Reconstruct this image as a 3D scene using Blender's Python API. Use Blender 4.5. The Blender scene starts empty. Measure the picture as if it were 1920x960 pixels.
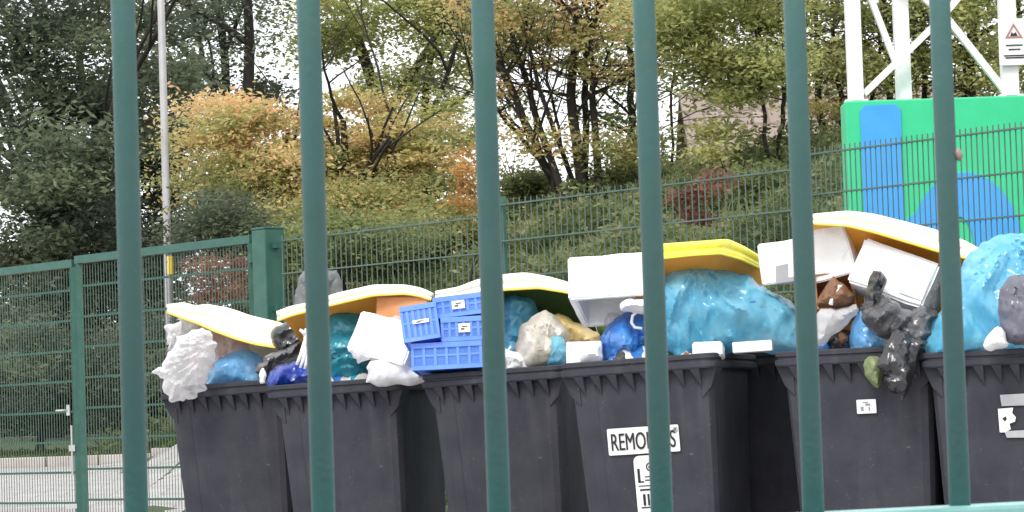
import bpy, bmesh, math, random
import numpy as np
from mathutils import Vector, Matrix, Euler, noise
from mathutils.geometry import delaunay_2d_cdt
R = math.radians
random.seed(7); rng = np.random.default_rng(7)
scene = bpy.context.scene
C = scene.collection

# ------------------------------------------------------------------ camera, sky, sun, exposure
EYE = 0.82
F = 6000.0                       # focal length in pixels of a 1920 wide picture
PITCH, ROLL = R(3.12), R(1.9)
cam_d = bpy.data.cameras.new('camera'); cam = bpy.data.objects.new('camera', cam_d); C.objects.link(cam)
cam_d.sensor_width = 36; cam_d.lens = F / 1920 * 36; cam_d.clip_start = 0.05; cam_d.clip_end = 5000
cam.matrix_world = Matrix.Translation((0, 0, EYE)) @ Matrix.Rotation(R(90) + PITCH, 4, 'X') @ Matrix.Rotation(-ROLL, 4, 'Z')
cam_d.dof.use_dof = True; cam_d.dof.focus_distance = 13.4; cam_d.dof.aperture_fstop = 80
scene.camera = cam
CM = cam.matrix_world.to_3x3()

world = bpy.data.worlds.new('World'); scene.world = world; world.use_nodes = True
wn = world.node_tree; wn.nodes.clear()
sky = wn.nodes.new('ShaderNodeTexSky'); sky.sky_type = 'NISHITA'; sky.sun_disc = False
SUN_EL, SUN_AZ = R(52), R(205)                # azimuth clockwise from +Y: behind the camera, to its left
sky.sun_elevation = SUN_EL; sky.sun_rotation = SUN_AZ
sky.dust_density = 2; sky.air_density = 1.0; sky.ozone_density = 0.6
hs = wn.nodes.new('ShaderNodeHueSaturation'); hs.inputs['Saturation'].default_value = 0.22
bg = wn.nodes.new('ShaderNodeBackground'); bg.inputs['Strength'].default_value = 0.15
wo = wn.nodes.new('ShaderNodeOutputWorld')
# overcast: a bright even cloud layer over the Nishita sky
tcw = wn.nodes.new('ShaderNodeTexCoord'); cn = wn.nodes.new('ShaderNodeTexNoise'); cn.inputs['Scale'].default_value = 3.0; cn.inputs['Detail'].default_value = 5
ccr = wn.nodes.new('ShaderNodeValToRGB'); ccr.color_ramp.elements[0].color = (5.6, 5.8, 6.1, 1); ccr.color_ramp.elements[1].color = (7.2, 7.3, 7.4, 1)
cmx = wn.nodes.new('ShaderNodeMix'); cmx.data_type = 'RGBA'; cmx.inputs[0].default_value = 0.8
wn.links.new(tcw.outputs['Generated'], cn.inputs['Vector']); wn.links.new(cn.outputs['Fac'], ccr.inputs[0])
wn.links.new(sky.outputs[0], hs.inputs['Color']); wn.links.new(hs.outputs[0], cmx.inputs[6]); wn.links.new(ccr.outputs[0], cmx.inputs[7]); wn.links.new(cmx.outputs[2], bg.inputs['Color']); wn.links.new(bg.outputs[0], wo.inputs['Surface'])

sd = bpy.data.lights.new('sun', 'SUN'); sd.energy = 1.3; sd.angle = R(18); sd.color = (1, 0.965, 0.91)
sun = bpy.data.objects.new('sun', sd); C.objects.link(sun)
sv = Vector((math.sin(SUN_AZ) * math.cos(SUN_EL), math.cos(SUN_AZ) * math.cos(SUN_EL), math.sin(SUN_EL)))
sun.rotation_euler = sv.to_track_quat('Z', 'Y').to_euler()
scene.view_settings.view_transform = 'Standard'; scene.view_settings.look = 'None'
scene.view_settings.gamma = 1; scene.view_settings.use_curve_mapping = False
scene.view_settings.exposure = 0.85
scene.cycles.max_bounces = 8; scene.cycles.transparent_max_bounces = 12

# ------------------------------------------------------------------ helpers
def at(px, py, Y):
    v = CM @ Vector(((px - 960) / F, (480 - py) / F, -1))
    return Vector((0, 0, EYE)) + v * (Y / v.y)

def material(name, col, rough=0.6, col2=None, nscale=8, bump=0.0, bscale=60, metal=0, spec=0.5, trans=0, coat=0, ndet=6, sss=0):
    m = bpy.data.materials.new(name); m.use_nodes = True; nt = m.node_tree; b = nt.nodes['Principled BSDF']
    b.inputs['Roughness'].default_value = rough; b.inputs['Metallic'].default_value = metal
    b.inputs['Specular IOR Level'].default_value = spec; b.inputs['Coat Weight'].default_value = coat
    tc = nt.nodes.new('ShaderNodeTexCoord')
    if col2 is not None:
        n = nt.nodes.new('ShaderNodeTexNoise'); n.inputs['Scale'].default_value = nscale; n.inputs['Detail'].default_value = ndet
        n.inputs['Roughness'].default_value = 0.65
        cr = nt.nodes.new('ShaderNodeValToRGB'); cr.color_ramp.elements[0].position = 0.35; cr.color_ramp.elements[1].position = 0.68
        cr.color_ramp.elements[0].color = (*col, 1); cr.color_ramp.elements[1].color = (*col2, 1)
        nt.links.new(tc.outputs['Object'], n.inputs['Vector']); nt.links.new(n.outputs['Fac'], cr.inputs[0])
        nt.links.new(cr.outputs[0], b.inputs['Base Color'])
    else: b.inputs['Base Color'].default_value = (*col, 1)
    if bump:
        n2 = nt.nodes.new('ShaderNodeTexNoise'); n2.inputs['Scale'].default_value = bscale; n2.inputs['Detail'].default_value = 5
        bp = nt.nodes.new('ShaderNodeBump'); bp.inputs['Strength'].default_value = bump; bp.inputs['Distance'].default_value = 0.01
        nt.links.new(tc.outputs['Object'], n2.inputs['Vector']); nt.links.new(n2.outputs['Fac'], bp.inputs['Height']); nt.links.new(bp.outputs[0], b.inputs['Normal'])
    if trans:
        tl = nt.nodes.new('ShaderNodeBsdfTranslucent'); mx = nt.nodes.new('ShaderNodeMixShader'); mx.inputs[0].default_value = trans
        if col2 is not None: nt.links.new(cr.outputs[0], tl.inputs[0])
        else: tl.inputs[0].default_value = (*col, 1)
        nt.links.new(b.outputs[0], mx.inputs[1]); nt.links.new(tl.outputs[0], mx.inputs[2])
        nt.links.new(mx.outputs[0], nt.nodes['Material Output'].inputs[0])
    return m

def film_material(name, col, col2, rough=0.3, alpha=1.0, crease=0.6, trans=0.15):
    """thin crumpled plastic: creased normals from a voronoi edge field, some light coming through"""
    m = bpy.data.materials.new(name); m.use_nodes = True; nt = m.node_tree; b = nt.nodes['Principled BSDF']
    b.inputs['Roughness'].default_value = rough; b.inputs['Specular IOR Level'].default_value = 0.85
    tc = nt.nodes.new('ShaderNodeTexCoord')
    n = nt.nodes.new('ShaderNodeTexNoise'); n.inputs['Scale'].default_value = 5; n.inputs['Detail'].default_value = 6; n.inputs['Distortion'].default_value = 1.2
    cr = nt.nodes.new('ShaderNodeValToRGB'); cr.color_ramp.elements[0].position = 0.36; cr.color_ramp.elements[1].position = 0.66
    cr.color_ramp.elements[0].color = (*col, 1); cr.color_ramp.elements[1].color = (*col2, 1)
    nt.links.new(tc.outputs['Object'], n.inputs['Vector']); nt.links.new(n.outputs['Fac'], cr.inputs[0]); nt.links.new(cr.outputs[0], b.inputs['Base Color'])
    dn = nt.nodes.new('ShaderNodeTexNoise'); dn.inputs['Scale'].default_value = 9; dn.inputs['Detail'].default_value = 3
    mixv = nt.nodes.new('ShaderNodeVectorMath'); mixv.operation = 'MULTIPLY_ADD'; mixv.inputs[1].default_value = (0.16, 0.16, 0.16)
    nt.links.new(tc.outputs['Object'], dn.inputs['Vector']); nt.links.new(dn.outputs['Color'], mixv.inputs[0]); nt.links.new(tc.outputs['Object'], mixv.inputs[2])
    st = nt.nodes.new('ShaderNodeMapping'); st.inputs['Rotation'].default_value = (.3, R(35), .4); st.inputs['Scale'].default_value = (1, 1, .3)
    vo = nt.nodes.new('ShaderNodeTexNoise'); vo.noise_type = 'RIDGED_MULTIFRACTAL'; vo.inputs['Scale'].default_value = 15; vo.inputs['Detail'].default_value = 2.5
    nt.links.new(mixv.outputs[0], st.inputs['Vector']); nt.links.new(st.outputs[0], vo.inputs['Vector'])
    bp = nt.nodes.new('ShaderNodeBump'); bp.inputs['Strength'].default_value = crease; bp.inputs['Distance'].default_value = 0.014
    nt.links.new(vo.outputs['Fac'], bp.inputs['Height']); nt.links.new(bp.outputs[0], b.inputs['Normal'])
    tl = nt.nodes.new('ShaderNodeBsdfTranslucent'); mx = nt.nodes.new('ShaderNodeMixShader'); mx.inputs[0].default_value = trans
    nt.links.new(cr.outputs[0], tl.inputs[0]); nt.links.new(b.outputs[0], mx.inputs[1]); nt.links.new(tl.outputs[0], mx.inputs[2])
    out = nt.nodes['Material Output']
    nt.links.new(mx.outputs[0], out.inputs[0])
    return m

def see_through(m, f):
    nt = m.node_tree; out = nt.nodes['Material Output']; src = out.inputs[0].links[0].from_socket
    tr = nt.nodes.new('ShaderNodeBsdfTransparent'); lw = nt.nodes.new('ShaderNodeLayerWeight'); lw.inputs[0].default_value = .35
    mt = nt.nodes.new('ShaderNodeMath'); mt.operation = 'MULTIPLY_ADD'; mt.inputs[1].default_value = -f; mt.inputs[2].default_value = f
    mx = nt.nodes.new('ShaderNodeMixShader'); nt.links.new(lw.outputs['Facing'], mt.inputs[0]); nt.links.new(mt.outputs[0], mx.inputs[0]); nt.links.new(src, mx.inputs[1]); nt.links.new(tr.outputs[0], mx.inputs[2]); nt.links.new(mx.outputs[0], out.inputs[0])
def leaf_material(name, stops, rough=0.55):
    m = bpy.data.materials.new(name); m.use_nodes = True; nt = m.node_tree; b = nt.nodes['Principled BSDF']
    b.inputs['Roughness'].default_value = rough; b.inputs['Specular IOR Level'].default_value = 0.3
    a = nt.nodes.new('ShaderNodeAttribute'); a.attribute_name = 'tint'
    cr = nt.nodes.new('ShaderNodeValToRGB'); e = cr.color_ramp.elements
    while len(e) < len(stops): e.new(0.5)
    for k, (p, c) in enumerate(stops): e[k].position = p; e[k].color = (*c, 1)
    nt.links.new(a.outputs['Fac'], cr.inputs[0]); nt.links.new(cr.outputs[0], b.inputs['Base Color'])
    tl = nt.nodes.new('ShaderNodeBsdfTranslucent'); mx = nt.nodes.new('ShaderNodeMixShader'); mx.inputs[0].default_value = 0.5
    nt.links.new(cr.outputs[0], tl.inputs[0]); nt.links.new(b.outputs[0], mx.inputs[1]); nt.links.new(tl.outputs[0], mx.inputs[2])
    nt.links.new(mx.outputs[0], nt.nodes['Material Output'].inputs[0])
    return m

def tag(o, label=None, cat=None, group=None, kind=None):
    if label: o['label'] = label
    if cat: o['category'] = cat
    if group: o['group'] = group
    if kind: o['kind'] = kind
    return o
def empty(name, loc, rot=None):
    o = bpy.data.objects.new(name, None); C.objects.link(o); o.location = loc; o.empty_display_size = 0.1
    if rot: o.rotation_euler = rot
    bpy.context.view_layer.update()
    return o
def adopt(child, parent):
    """parent a mesh made in world coordinates"""
    bpy.context.view_layer.update()
    child.parent = parent; child.matrix_parent_inverse = parent.matrix_world.inverted()
    return child
def link_mesh(name, me, mat, parent=None, world_coords=False, smooth=False):
    o = bpy.data.objects.new(name, me); C.objects.link(o)
    if mat: me.materials.append(mat)
    if smooth: me.shade_smooth()
    if parent:
        if world_coords: adopt(o, parent)
        else: o.parent = parent
    return o
def recentre(o):
    """move a world-coordinate mesh so its origin is at the middle of its base"""
    me = o.data; n = len(me.vertices); co = np.empty(n * 3); me.vertices.foreach_get('co', co); co = co.reshape(-1, 3)
    c = np.array([(co[:, 0].min() + co[:, 0].max()) / 2, (co[:, 1].min() + co[:, 1].max()) / 2, co[:, 2].min()])
    me.vertices.foreach_set('co', (co - c).ravel()); o.location = Vector(c); me.update()
    return o

class MB:
    def __init__(s): s.v = []; s.f = []
    def add(s, vs, fs):
        n = len(s.v); s.v += [tuple(v) for v in vs]; s.f += [tuple(i + n for i in f) for f in fs]
    def box(s, c, d, rot=None):
        vs = [Vector((sx * d[0] / 2, sy * d[1] / 2, sz * d[2] / 2)) for sx in (-1, 1) for sy in (-1, 1) for sz in (-1, 1)]
        if rot is not None: vs = [rot @ v for v in vs]
        s.add([v + Vector(c) for v in vs], [(0, 1, 3, 2), (4, 6, 7, 5), (0, 4, 5, 1), (2, 3, 7, 6), (0, 2, 6, 4), (1, 5, 7, 3)])
    def bar(s, a, b, w, h=None):
        """rectangular bar from a to b, w across, h tall"""
        a, b = Vector(a), Vector(b); h = h or w; d = (b - a).normalized()
        up = Vector((0, 0, 1)) if abs(d.z) < 0.95 else Vector((0, 1, 0))
        x = d.cross(up).normalized(); y = x.cross(d)
        vs = [p + x * sx * w / 2 + y * sy * h / 2 for p in (a, b) for sx, sy in ((-1, -1), (1, -1), (1, 1), (-1, 1))]
        s.add(vs, [(0, 1, 2, 3), (7, 6, 5, 4), (0, 4, 5, 1), (1, 5, 6, 2), (2, 6, 7, 3), (3, 7, 4, 0)])
    def tube(s, pts, radii, n=8, cap=True):
        pts = [Vector(p) for p in pts]
        if not hasattr(radii, '__len__'): radii = [radii] * len(pts)
        rings = []; ref = None
        for i, p in enumerate(pts):
            d = (pts[min(i + 1, len(pts) - 1)] - pts[max(i - 1, 0)]).normalized()
            if ref is None: ref = Vector((1, 0, 0)) if abs(d.x) < 0.8 else Vector((0, 1, 0))
            x = (ref - d * ref.dot(d)).normalized(); y = d.cross(x); ref = x
            rings.append([p + (x * math.cos(2 * math.pi * k / n) + y * math.sin(2 * math.pi * k / n)) * radii[i] for k in range(n)])
        vs = [v for r in rings for v in r]; fs = []
        for i in range(len(pts) - 1):
            for k in range(n):
                fs.append((i * n + k, i * n + (k + 1) % n, (i + 1) * n + (k + 1) % n, (i + 1) * n + k))
        if cap: fs += [tuple(reversed(range(n))), tuple(range(len(vs) - n, len(vs)))]
        s.add(vs, fs)
    def loft(s, rings, cap0=True, cap1=True):
        n = len(rings[0]); vs = [v for r in rings for v in r]; fs = []
        for i in range(len(rings) - 1):
            for k in range(n): fs.append((i * n + k, i * n + (k + 1) % n, (i + 1) * n + (k + 1) % n, (i + 1) * n + k))
        if cap0: fs.append(tuple(reversed(range(n))))
        if cap1: fs.append(tuple(range(len(vs) - n, len(vs))))
        s.add(vs, fs)
    def build(s, name, mat, parent=None, world_coords=False, smooth=False, bevel=0):
        me = bpy.data.meshes.new(name); me.from_pydata(s.v, [], s.f)
        bm = bmesh.new(); bm.from_mesh(me)
        bmesh.ops.recalc_face_normals(bm, faces=bm.faces)
        if bevel: bmesh.ops.bevel(bm, geom=list(bm.edges), offset=bevel, segments=2, affect='EDGES', profile=0.6)
        bm.to_mesh(me); bm.free()
        return link_mesh(name, me, mat, parent, world_coords, smooth)

def quads_mesh(name, V, tint, mat, parent=None):
    """V: n x 4 x 3 array of quads, tint per quad"""
    n = len(V); me = bpy.data.meshes.new(name)
    me.vertices.add(n * 4); me.vertices.foreach_set('co', V.reshape(-1).astype(np.float32))
    me.loops.add(n * 4); me.loops.foreach_set('vertex_index', np.arange(n * 4, dtype=np.int32))
    me.polygons.add(n); me.polygons.foreach_set('loop_start', np.arange(0, n * 4, 4, dtype=np.int32))
    try: me.polygons.foreach_set('loop_total', np.full(n, 4, dtype=np.int32))
    except Exception: pass
    a = me.attributes.new('tint', 'FLOAT', 'FACE'); a.data.foreach_set('value', np.clip(tint, 0, 1).astype(np.float32))
    me.update(); me.validate()
    o = bpy.data.objects.new(name, me); C.objects.link(o); me.materials.append(mat)
    if parent: adopt(o, parent)
    return o

def leaf_quads(P, size, up_bias=0.5):
    """P n x 3 leaf centres; folded diamond leaves"""
    n = len(P)
    d = rng.normal(size=(n, 3)); d[:, 2] *= 0.45; d /= np.linalg.norm(d, axis=1)[:, None]
    u = rng.normal(size=(n, 3)); u[:, 2] += up_bias; s = np.cross(d, u); s /= np.linalg.norm(s, axis=1)[:, None] + 1e-9
    L = (size * rng.uniform(0.6, 1.35, n))[:, None]; W = L * rng.uniform(0.3, 0.5, n)[:, None]
    nrm = np.cross(s, d)
    return np.stack([P - d * L * .5, P + s * W * .5 - d * L * .05 + nrm * L * .06, P + d * L * .5, P - s * W * .5 - d * L * .05 + nrm * L * .06], axis=1)

def sstep(x, a, b):
    t = min(1, max(0, (x - a) / (b - a))); return t * t * (3 - 2 * t)

# ------------------------------------------------------------------ terrain
def fence_d(X, Y): return (X + 3.49) * .777 + (Y - 21.8) * .63
def zg(X, Y):
    if Y < 1: return 0.0
    u = X / Y; d = fence_d(X, Y)
    b = sstep(u, -.125, -.062)
    zb = 3.62 * sstep(d, 0.2, 13.5) + (0.05 * noise.noise(Vector((X * .9, Y * .9, 0))) if d > .5 else 0) * min(1, max(0, d - .5))
    zr = 0.60 * sstep(Y, 15, 31) + .35 * sstep(Y, 29, 40)
    return zb * b + zr * (1 - b) * (1 if Y > 15 else 0)

def grid_mesh(name, xs, ys, mat, dz=0, keep=None):
    idx = {}; vs = []; fs = []
    def vid(i, j):
        if (i, j) not in idx: idx[(i, j)] = len(vs); vs.append((xs[i], ys[j], zg(xs[i], ys[j]) + dz))
        return idx[(i, j)]
    for i in range(len(xs) - 1):
        for j in range(len(ys) - 1):
            if keep is None or keep((xs[i] + xs[i + 1]) / 2, (ys[j] + ys[j + 1]) / 2):
                fs.append((vid(i, j), vid(i + 1, j), vid(i + 1, j + 1), vid(i, j + 1)))
    me = bpy.data.meshes.new(name); me.from_pydata(vs, [], fs); return link_mesh(name, me, mat, smooth=True)

m_earth = material('earth_grass', (.035, .05, .014), .95, (.07, .085, .03), 3, .6, 25)
t = np.linspace(-1, 1, 171); gx = np.sign(t) * (26 * np.abs(t) + 1900 * np.abs(t) ** 8)
ty = np.linspace(0, 1, 200); gy = -60 + 60 * np.minimum(ty / .05, 1) + np.where(ty > .05, 55 * (ty - .05) / .95 + 1900 * np.maximum(0, (ty - .05) / .95) ** 9, 0)
ground = grid_mesh('ground', list(map(float, gx)), sorted(set(map(float, gy))), m_earth); tag(ground, kind='structure')

def paver_material():
    m = bpy.data.materials.new('pale_pavers'); m.use_nodes = True; nt = m.node_tree; b = nt.nodes['Principled BSDF']; b.inputs['Roughness'].default_value = .85
    tc = nt.nodes.new('ShaderNodeTexCoord'); br = nt.nodes.new('ShaderNodeTexBrick'); br.inputs['Scale'].default_value = 1
    br.inputs['Brick Width'].default_value = .40; br.inputs['Row Height'].default_value = .20; br.inputs['Mortar Size'].default_value = .006
    br.inputs['Color1'].default_value = (.50, .49, .49, 1); br.inputs['Color2'].default_value = (.44, .41, .40, 1); br.inputs['Mortar'].default_value = (.30, .26, .24, 1)
    n = nt.nodes.new('ShaderNodeTexNoise'); n.inputs['Scale'].default_value = 2.5; n.inputs['Detail'].default_value = 7
    mx = nt.nodes.new('ShaderNodeMix'); mx.data_type = 'RGBA'; mx.blend_type = 'MULTIPLY'; mx.inputs[0].default_value = .35
    nt.links.new(tc.outputs['Object'], br.inputs['Vector']); nt.links.new(tc.outputs['Object'], n.inputs['Vector'])
    nt.links.new(br.outputs['Color'], mx.inputs[6]); nt.links.new(n.outputs['Fac'], mx.inputs[7]); nt.links.new(mx.outputs[2], b.inputs['Base Color'])
    return m
pv = grid_mesh('yard_pavement', [x * .5 for x in range(-60, 61)], [1 + y * .5 for y in range(0, 61)], paver_material(), .004,
               lambda X, Y: (fence_d(X, Y) < .15 and Y < 30.5) or (X / Y < -.098 and Y < 30.5))
tag(pv, kind='structure')
# kerb between paving and grass
kb = MB()
for k in range(24):
    x0 = -14 + k * .5
    if x0 / 30.5 > -.1: break
    z0 = zg(x0, 30.55); kb.box((x0 + .25, 30.58, z0 + .03), (.49, .12, .14))
tag(kb.build('kerb', material('kerb_stone', (.42, .36, .34), .85, (.52, .48, .46), 4), bevel=.01), kind='structure')

# ------------------------------------------------------------------ materials
M = {}
M['teal'] = material('teal_powder_coat', (.064, .150, .145), .42, (.076, .168, .162), 25, .08, 260, spec=.45)
M['gate_green'] = material('dark_green_coat', (.018, .085, .062), .45, (.028, .11, .082), 12, .05, 200)
M['wire'] = material('green_wire', (.055, .10, .08), .5, (.09, .14, .115), 9)
M['galv'] = material('galvanised_steel', (.42, .43, .43), .45, (.58, .58, .57), 9, .1, 80, metal=.35)
M['bin'] = material('dark_grey_plastic', (.036, .037, .047), .72, (.053, .054, .064), 5, .12, 170, spec=.16, ndet=9)
def scuffs(m):
    nt = m.node_tree; b = nt.nodes['Principled BSDF']; src = b.inputs['Base Color'].links[0].from_socket
    tc = nt.nodes.new('ShaderNodeTexCoord'); mp = nt.nodes.new('ShaderNodeMapping'); mp.inputs['Scale'].default_value = (13, 13, 1.3); mp.inputs['Rotation'].default_value = (0, R(4), 0)
    n1 = nt.nodes.new('ShaderNodeTexNoise'); n1.inputs['Scale'].default_value = 1.0; n1.inputs['Detail'].default_value = 6; c1 = nt.nodes.new('ShaderNodeValToRGB')
    c1.color_ramp.elements[0].position = .52; c1.color_ramp.elements[1].position = .80; c1.color_ramp.elements[0].color = (0, 0, 0, 1); c1.color_ramp.elements[1].color = (.28, .28, .28, 1)
    n2 = nt.nodes.new('ShaderNodeTexNoise'); n2.inputs['Scale'].default_value = 38; n2.inputs['Detail'].default_value = 8; n2.inputs['Distortion'].default_value = 2; c2 = nt.nodes.new('ShaderNodeValToRGB')
    c2.color_ramp.elements[0].position = .66; c2.color_ramp.elements[1].position = .74; c2.color_ramp.elements[0].color = (0, 0, 0, 1); c2.color_ramp.elements[1].color = (.7, .7, .7, 1)
    ad = nt.nodes.new('ShaderNodeMath'); ad.operation = 'ADD'; ad.use_clamp = True
    mx = nt.nodes.new('ShaderNodeMix'); mx.data_type = 'RGBA'; mx.inputs[7].default_value = (.12, .12, .13, 1)
    nt.links.new(tc.outputs['Object'], mp.inputs[0]); nt.links.new(mp.outputs[0], n1.inputs['Vector']); nt.links.new(n1.outputs['Fac'], c1.inputs[0]); nt.links.new(tc.outputs['Object'], n2.inputs['Vector']); nt.links.new(n2.outputs['Fac'], c2.inputs[0])
    nt.links.new(c1.outputs[0], ad.inputs[0]); nt.links.new(c2.outputs[0], ad.inputs[1]); nt.links.new(ad.outputs[0], mx.inputs[0]); nt.links.new(src, mx.inputs[6]); nt.links.new(mx.outputs[2], b.inputs['Base Color'])
scuffs(M['bin'])
M['rubber'] = material('black_rubber', (.015, .015, .016), .8)
M['cream'] = material('overlit_yellow_plastic', (.87, .83, .64), .38, (.91, .89, .77), 5, .05, 60)  # yellow lids: glare of the sky painted in as near-white cream
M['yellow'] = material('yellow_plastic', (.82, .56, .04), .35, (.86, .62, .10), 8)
M['bright_yellow'] = material('bright_yellow_plastic', (.88, .78, .05), .3, (.90, .83, .10), 6)
M['orange'] = material('shaded_yellow_plastic', (.80, .34, .04), .45, (.86, .42, .07), 6)  # underside of the yellow lids, their shade painted in as orange
M['foam'] = material('white_polystyrene', (.87, .87, .865), .7, (.92, .92, .92), 9, .25, 120)
M['label'] = material('white_label', (.82, .82, .82), .5, (.72, .72, .72), 30)
M['ink'] = material('black_ink', (.01, .01, .012), .5)
M['redink'] = material('red_ink', (.38, .17, .15), .5)
M['card'] = material('brown_cardboard', (.34, .15, .055), .85, (.46, .24, .10), 8, .3, 30)
M['ocard'] = material('orange_card', (.60, .25, .09), .75, (.66, .32, .15), 8, .2, 40)
M['crate'] = material('blue_crate_plastic', (.11, .25, .84), .35, (.14, .30, .88), 9)
M['crate_t'] = material('blue_crate_panel', (.15, .36, .90), .4, (.20, .42, .92), 9, trans=.4)
see_through(M['crate_t'], .22)
M['cyan'] = film_material('cyan_bag_film', (.10, .46, .70), (.26, .66, .84), .20, crease=.4, trans=.2)
see_through(M['cyan'], .28)
M['teal_bag'] = film_material('teal_bag_film', (.015, .22, .30), (.03, .30, .40), .3)
M['blue'] = film_material('blue_bag_film', (.03, .16, .55), (.10, .33, .72), .26, crease=.8)
M['sky_bag'] = film_material('pale_blue_bag_film', (.14, .42, .78), (.30, .60, .88), .26, crease=.5, trans=.3)
M['deep_blue'] = film_material('deep_blue_film', (.01, .035, .30), (.02, .07, .42), .3)
M['white_bag'] = film_material('white_film', (.78, .77, .78), (.88, .87, .88), .3, crease=1.0, trans=.3)
see_through(M['white_bag'], .5)
M['pink_bag'] = film_material('pinkish_film', (.66, .44, .38), (.80, .66, .62), .35, crease=.9, trans=.3)
see_through(M['pink_bag'], .3)
M['grey_bag'] = film_material('lilac_grey_film', (.12, .12, .16), (.22, .22, .28), .3, crease=.8)
M['black_bag'] = film_material('black_film', (.014, .014, .017), (.035, .035, .04), .27, crease=.8, trans=.0)
M['charcoal'] = film_material('charcoal_film', (.045, .045, .05), (.09, .09, .10), .3, crease=.8, trans=.0)
M['cream_bag'] = film_material('cream_film', (.55, .50, .42), (.74, .71, .66), .4, crease=1.0)
M['straw'] = film_material('straw_paper', (.60, .42, .14), (.72, .58, .30), .6, crease=.9)
M['paper'] = material('white_paper', (.80, .80, .80), .75, (.70, .70, .71), 14, .4, 30)
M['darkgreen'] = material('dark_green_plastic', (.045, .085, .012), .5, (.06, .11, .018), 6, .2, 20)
M['greennet'] = film_material('green_leafy_film', (.08, .14, .02), (.36, .38, .22), .5, crease=1)
M['brown'] = film_material('brown_scrap', (.16, .06, .02), (.34, .17, .08), .6, crease=1)
M['bark'] = material('dark_bark', (.018, .015, .012), .95, (.042, .035, .03), 12, .8, 18)
M['white_paint'] = material('white_paint', (.80, .80, .80), .45, (.74, .75, .75), 6)
M['sign_green'] = material('green_board', (.02, .50, .22), .45, (.028, .54, .25), 6, ndet=3)
M['sign_blue'] = material('blue_board', (.035, .30, .80), .45, (.045, .33, .84), 6, ndet=3)

def grime(m, col, amt, scale=11, lo=.56, hi=.74):
    nt = m.node_tree; b = nt.nodes['Principled BSDF']; src = b.inputs['Base Color'].links[0].from_socket
    tc = nt.nodes.new('ShaderNodeTexCoord'); n1 = nt.nodes.new('ShaderNodeTexNoise'); n1.inputs['Scale'].default_value = scale; n1.inputs['Detail'].default_value = 9; n1.inputs['Roughness'].default_value = .7; n1.inputs['Distortion'].default_value = .8
    c1 = nt.nodes.new('ShaderNodeValToRGB'); c1.color_ramp.elements[0].position = lo; c1.color_ramp.elements[1].position = hi; c1.color_ramp.elements[0].color = (0, 0, 0, 1); c1.color_ramp.elements[1].color = (amt, amt, amt, 1)
    mx = nt.nodes.new('ShaderNodeMix'); mx.data_type = 'RGBA'; mx.inputs[7].default_value = (*col, 1)
    nt.links.new(tc.outputs['Object'], n1.inputs['Vector']); nt.links.new(n1.outputs['Fac'], c1.inputs[0]); nt.links.new(c1.outputs[0], mx.inputs[0]); nt.links.new(src, mx.inputs[6]); nt.links.new(mx.outputs[2], b.inputs['Base Color'])
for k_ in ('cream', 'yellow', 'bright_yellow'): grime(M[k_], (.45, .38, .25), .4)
grime(M['foam'], (.52, .50, .46), .5, 9); grime(M['crate'], (.30, .34, .45), .4, 14); grime(M['crate_t'], (.40, .44, .55), .4, 14); grime(M['orange'], (.40, .18, .06), .5)
grime(M['teal'], (.16, .17, .15), .6, 160, .60, .72); grime(M['sign_green'], (.06, .36, .20), .6, 2.2); grime(M['sign_blue'], (.10, .30, .60), .5, 2.2); grime(M['gate_green'], (.10, .14, .12), .5, 12); grime(M['label'], (.45, .44, .42), .5, 40)
grime(M['white_paint'], (.55, .54, .50), .5, 5)
# ------------------------------------------------------------------ trees and vegetation
def grow(mb, p, d, r, L, depth, tips, spread=.5, nseg=5, droop=0.0):
    pts = [p.copy()]; rad = [r]; q = p.copy(); dd = d.normalized()
    for k in range(nseg):
        dd = (dd + Vector((random.gauss(0, .10), random.gauss(0, .10), random.gauss(0, .05) - droop))).normalized()
        q = q + dd * L / nseg; pts.append(q.copy()); rad.append(r * (1 - .55 * (k + 1) / nseg))
    mb.tube(pts, rad, 7 if r > .03 else 5, cap=False)
    if depth == 0: tips.append((q, dd)); return
    for k in range(random.choice((2, 3, 3))):
        i = random.randint(nseg // 2, nseg); dr = (dd + Vector((random.gauss(0, spread), random.gauss(0, spread), random.gauss(0, spread * .6)))).normalized()
        grow(mb, pts[i], dr, rad[i] * .72, L * random.uniform(.55, .8), depth - 1, tips, spread, nseg, droop)
    tips.append((q, dd))

def tree(name, base, stems, crown_clumps, n_leaf, leaf, lmat, label, cat='tree', group=None, clump_r=.45, flat=.5, tint_fn=None, depth=2):
    """stems: (lean vector, radius, length); crown_clumps: list of (centre xyz, radius xyz, number of clumps)"""
    root = empty(name, base); tag(root, label, cat, group)
    mb = MB(); tips = []
    for off, lean, r, L in stems:
        grow(mb, Vector(base) + Vector(off) - Vector((0, 0, .1)), Vector(lean), r, L, depth, tips, .45)
    mb.build('trunk', M['bark'], root, world_coords=True, smooth=True)
    cen = [np.array(t_[0]) for t_ in tips]; cs = []
    for c, rr, n in crown_clumps:
        for _ in range(n):
            while True:
                q = rng.uniform(-1, 1, 3)
                if (q ** 2).sum() <= 1: break
            q = q * rng.uniform(.5, 1.28); cs.append(np.array(c) + q * np.array(rr))
    cs = np.array(cs); n = len(cs)
    w = rng.uniform(.3, 1.6, n); w /= w.sum()
    who = rng.choice(n, n_leaf, p=w)
    rad = rng.uniform(.5, 1.3, n) * clump_r
    off = rng.normal(size=(n_leaf, 3)) * rad[who][:, None] * np.array([.62, .62, .62 * flat])
    P = cs[who] + off
    ct = rng.random(n)
    sz_ = rng.uniform(.75, 1.35, n)[who]; tint = ct[who] * .6 + rng.random(n_leaf) * .4
    if tint_fn: tint = tint_fn(P, tint)
    quads_mesh('crown', leaf_quads(P, leaf * sz_), tint, lmat, root)
    return root

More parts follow.
